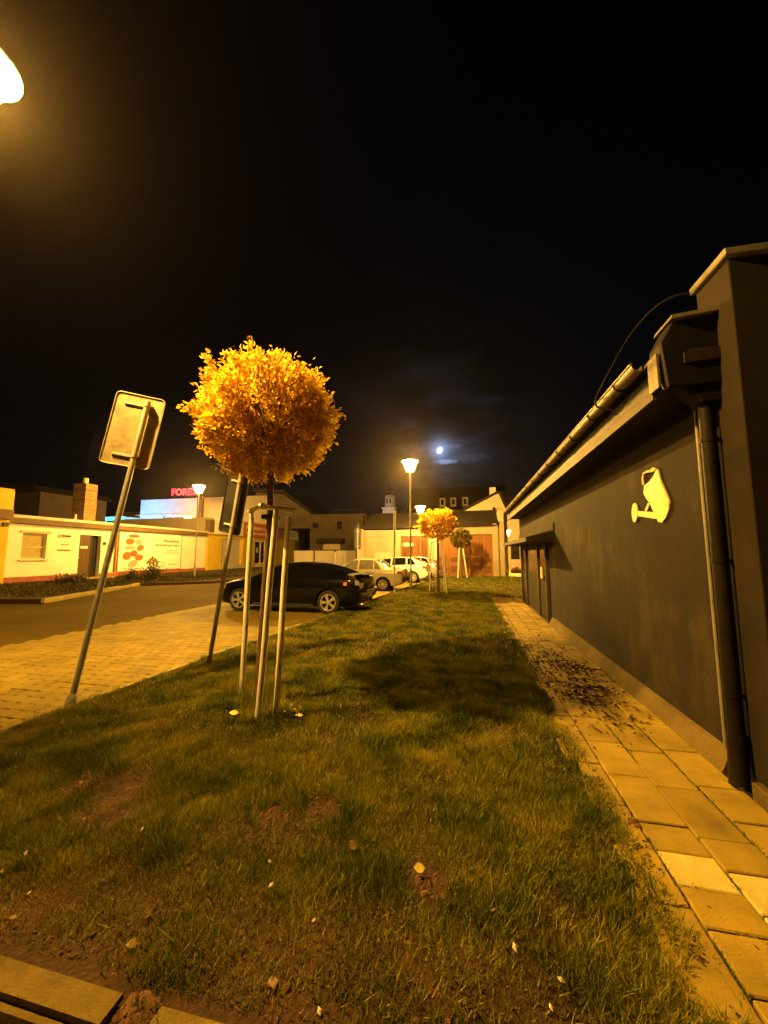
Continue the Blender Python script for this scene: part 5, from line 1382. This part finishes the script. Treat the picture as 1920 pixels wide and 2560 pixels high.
pk = thing('pink_house', 'pinkish lit house wall far beyond the end of the dark wall', 'building', (8, 46, 0))
m_ = MB(); m_.box(3.2, 14, 44, 52, 0, 6.0); m_.build('wall', M['pink_wall'], pk)
m_ = MB(); m_.prism([(43.6, 5.9), (48, 8.6), (52.4, 5.9)], 'x', 3.0, 14.2); m_.build('roof', M['roof_dark'], pk)
m_ = MB(); m_.box(4.6, 5.5, 43.93, 43.99, 1.0, 2.4); m_.build('window', M['dark_glass'], pk)

# ================================================================== SHRUBS AND FALLEN LEAVES
def shrub(label, x, y, r, h, n, seed):
    t = thing('shrub', label, 'shrub', (x, y, 0.04), group='dark shrubs on the verge')
    rg = np.random.default_rng(seed); b = MB(); s_ = MB()
    for k in range(26):
        a = rg.random() * 6.28; rr = r * math.sqrt(rg.random()); hh = h * (.55 + .5 * rg.random()) * (1 - .35 * rr / r)
        tip = (x + rr * math.cos(a), y + rr * math.sin(a), .04 + hh)
        s_.tube([(x + rr * .2 * math.cos(a), y + rr * .2 * math.sin(a), .04), tip], [.015, .005], 4)
        for q in range(n):
            f = .2 + .85 * rg.random(); p = np.array([x, y, .04]) * (1 - f) + np.array(tip) * f + rg.normal(0, .10, 3)
            p[2] = max(p[2], .08)
            d = rg.normal(0, 1, 3); d /= np.linalg.norm(d); e = np.cross(d, rg.normal(0, 1, 3)); e /= np.linalg.norm(e)
            L_ = .11; b.add([p, p + d * L_ * .5 + e * .035, p + d * L_, p + d * L_ * .5 - e * .035], [(0, 1, 2, 3)])
    s_.build('stem', M['bark'], t, solid=False); stuff(b.build('foliage', M['shrub'], t, solid=False))
shrub('rounded dark shrub on the verge under the billboard', -18.6, 19.95, .62, 1.05, 34, 3)
shrub('lower dark shrub just left of the rounded shrub', -19.3, 19.1, .5, .6, 26, 4)
shrub('low dark clump of shrub near the dark door', -20.6, 16.6, .75, .55, 26, 6)

def leaf_shape(s, curl):
    pts = [(-.5, 0), (-.25, .24), (0, .34), (.25, .24), (.5, 0), (.25, -.26), (0, -.33), (-.22, -.25)]
    v = [(0, 0, curl * s * .1)] + [(a * s, b * s, s * curl * abs(b) * .9 + s * .12 * curl * a * a * 4) for a, b in pts]
    return v, [(0, 1 + k, 1 + (k + 1) % 8) for k in range(8)]
def single_leaf(label, x, y, s, m_, rot=(0, 0, 0), curl=.5):
    v, f = leaf_shape(s, curl); b = MB(); b.add(v, f)
    o = b.build('fallen_leaf', m_, None, solid=False, smooth=True)
    o.location = (x, y, float(lawn_z(x, y)) + (.04 if y > 1.6 else .012)); o.rotation_euler = rot
    tag(o, label, 'leaf', 'larger fallen leaves on the lawn')
single_leaf('bright yellow fallen leaf standing out on the dark foreground grass', -0.27, 2.08, .062, M['bright_leaf'], (.75, .2, .4), .15)
single_leaf('pale tan fallen leaf left of the bright yellow leaf', -0.64, 2.16, .068, M['dead_leaf'], (.6, 0, 1.2), .2)
single_leaf('pale curled leaf lying by the gap in the front kerb', -1.36, 1.48, .055, M['dead_leaf'], (.25, .2, .6), .5)
single_leaf('tan leaf at the bottom edge right of the second kerb stone', -0.74, 1.475, .055, M['dead_leaf'], (.2, .1, 2.2), .4)
single_leaf('yellow fallen leaf left of the stakes', -2.25, 3.52, .09, M['bright_leaf'], (.5, .1, .3), .4)
single_leaf('fallen leaf right of the stakes', -1.62, 3.62, .085, M['bright_leaf'], (.4, .2, 1.0), .4)
lb = MB(); lr = np.random.default_rng(21)
cnt = 0
while cnt < 50:
    y = 1.42 + 9 * lr.random() ** 2.2; x = -3.9 + 4.9 * lr.random()
    if x < kerb_x(y) + .15: continue
    v, f = leaf_shape(.014 + .024 * lr.random(), lr.random()); a = lr.random() * 6.28; tx, ty = lr.normal(0, .35, 2)
    mt = Matrix.Translation((x, y, float(lawn_z(x, y)) + .012 + .03 * lr.random())) @ Matrix.Rotation(a, 4, 'Z') @ Matrix.Rotation(tx, 4, 'X') @ Matrix.Rotation(ty, 4, 'Y')
    lb.add([tuple(mt @ Vector(p)) for p in v], f); cnt += 1
stuff(tag(lb.build('leaf_litter', M['dead_leaf'], solid=False, smooth=True), 'small dry leaves scattered over the lawn and bare soil', 'leaves'))
pl_ = MB(); cnt = 0  # dark leaf-shaped pieces scattered over one stretch of the path
while cnt < 1100:
    y = 3.9 + 4.6 * lr.random(); x = 1.25 + lr.normal(0, .23)
    dens = math.exp(-((y - 5.6) / 1.3) ** 2) * (0.25 + 1.3 * float(VN2(x, y, 3.5)) * float(VN(x, y, 6.0)) * 1.6)
    if x < .82 or x > 1.72 or lr.random() > dens: continue
    v, f = leaf_shape(.022 + .034 * lr.random(), .2 + lr.random()); a = lr.random() * 6.28; tx, ty = lr.normal(0, .3, 2)
    mt = Matrix.Translation((x, y, .024 + .012 * lr.random())) @ Matrix.Rotation(a, 4, 'Z') @ Matrix.Rotation(tx, 4, 'X') @ Matrix.Rotation(ty, 4, 'Y')
    pl_.add([tuple(mt @ Vector(p)) for p in v], f); cnt += 1
stuff(tag(pl_.build('path_leaf_pieces', M['brown_leaf_shape'], solid=False, smooth=True), 'dark red-brown leaf-shaped pieces lying thick on the slab path', 'leaves'))
pc = MB()
for k in range(16):
    y = 1.40 + 1.3 * lr.random() ** 2; x = -2.6 + 3.2 * lr.random()
    s = .004 + .007 * lr.random(); a = lr.random() * 3
    z = float(lawn_z(x, y)) + .012 + .02 * lr.random()
    c, q = math.cos(a) * s, math.sin(a) * s
    pc.add([(x - c * 1.6, y - q * 1.6, z), (x + q, y - c, z + s * .6), (x + c * 1.6, y + q * 1.6, z + s), (x - q, y + c, z + s * .5), (x, y, z + s * 1.3)], [(0, 1, 4), (1, 2, 4), (2, 3, 4), (3, 0, 4)])
for k in range(14):
    x = -1.72 + lr.normal(0, .05); y = 3.60 + lr.normal(0, .05); z = .10 + .06 * lr.random(); s = .014
    pc.add([(x - s, y, z), (x, y - s, z + s), (x + s, y, z + .3 * s), (x, y + s, z + s), (x, y, z + s * 1.5)], [(0, 1, 4), (1, 2, 4), (2, 3, 4), (3, 0, 4)])
stuff(tag(pc.build('pale_crumbs', M['petal'], solid=False), 'tiny pale petals and stone chips on the soil at the front', 'chips'))

# ================================================================== MOON AND AIR
D = 420.0
mo = MB(); n1, n2 = 20, 12
for j in range(n2 + 1):
    th = math.pi * j / n2
    for i in range(n1): mo.v.append((math.sin(th) * math.cos(6.2832 * i / n1), math.sin(th) * math.sin(6.2832 * i / n1), math.cos(th)))
for j in range(n2):
    for i in range(n1): mo.f.append((j * n1 + i, j * n1 + (i + 1) % n1, (j + 1) * n1 + (i + 1) % n1, (j + 1) * n1 + i))
mo_o = mo.build('moon', M['moon'], None, smooth=True)
mo_o.location = MOON_DIR * D + Vector((0, 0, 1.6)); mo_o.scale = (2.5, 2.5, 3.5); mo_o.rotation_euler = (0, R(28), 0)
tag(mo_o, 'bright white moon in the dark sky right of the tall lamp', 'moon')

hz = MB(); hz.box(-75, 45, -12, 130, -1.2, 24)
ho = hz.build('haze', M['hill'], None)
hmx = bpy.data.materials.new('night_air'); hmx.use_nodes = True
nt = hmx.node_tree; nt.nodes.clear()
oo = nt.nodes.new('ShaderNodeOutputMaterial'); pvx = nt.nodes.new('ShaderNodeVolumePrincipled')
pvx.inputs['Color'].default_value = (1, .84, .68, 1); pvx.inputs['Density'].default_value = 0.00025; pvx.inputs['Anisotropy'].default_value = 0.88
nt.links.new(pvx.outputs[0], oo.inputs['Volume'])
ho.data.materials.clear(); ho.data.materials.append(hmx)
stuff(tag(ho, 'thin night haze filling the air over the whole place', 'haze'))

# faint smoke drifting from the chimney pot
sk = MB()
sk.tube([(-25.35, 20.95, 6.80), (-25.15, 21.0, 7.6), (-24.95, 21.1, 8.6), (-24.6, 21.2, 9.8), (-24.1, 21.4, 11.2), (-23.5, 21.6, 12.4)], [.07, .22, .38, .5, .5, .2], 14)
so_ = sk.build('chimney_smoke', hmx, None, smooth=True)
smx = bpy.data.materials.new('thin_smoke'); smx.use_nodes = True
nt = smx.node_tree; nt.nodes.clear()
oo = nt.nodes.new('ShaderNodeOutputMaterial'); pvs = nt.nodes.new('ShaderNodeVolumePrincipled')
pvs.inputs['Color'].default_value = (.8, .7, .85, 1); pvs.inputs['Density'].default_value = 0.014
nt.links.new(pvs.outputs[0], oo.inputs['Volume'])
so_.data.materials.clear(); so_.data.materials.append(smx)
stuff(tag(so_, 'faint smoke rising from the brick chimney', 'smoke'))
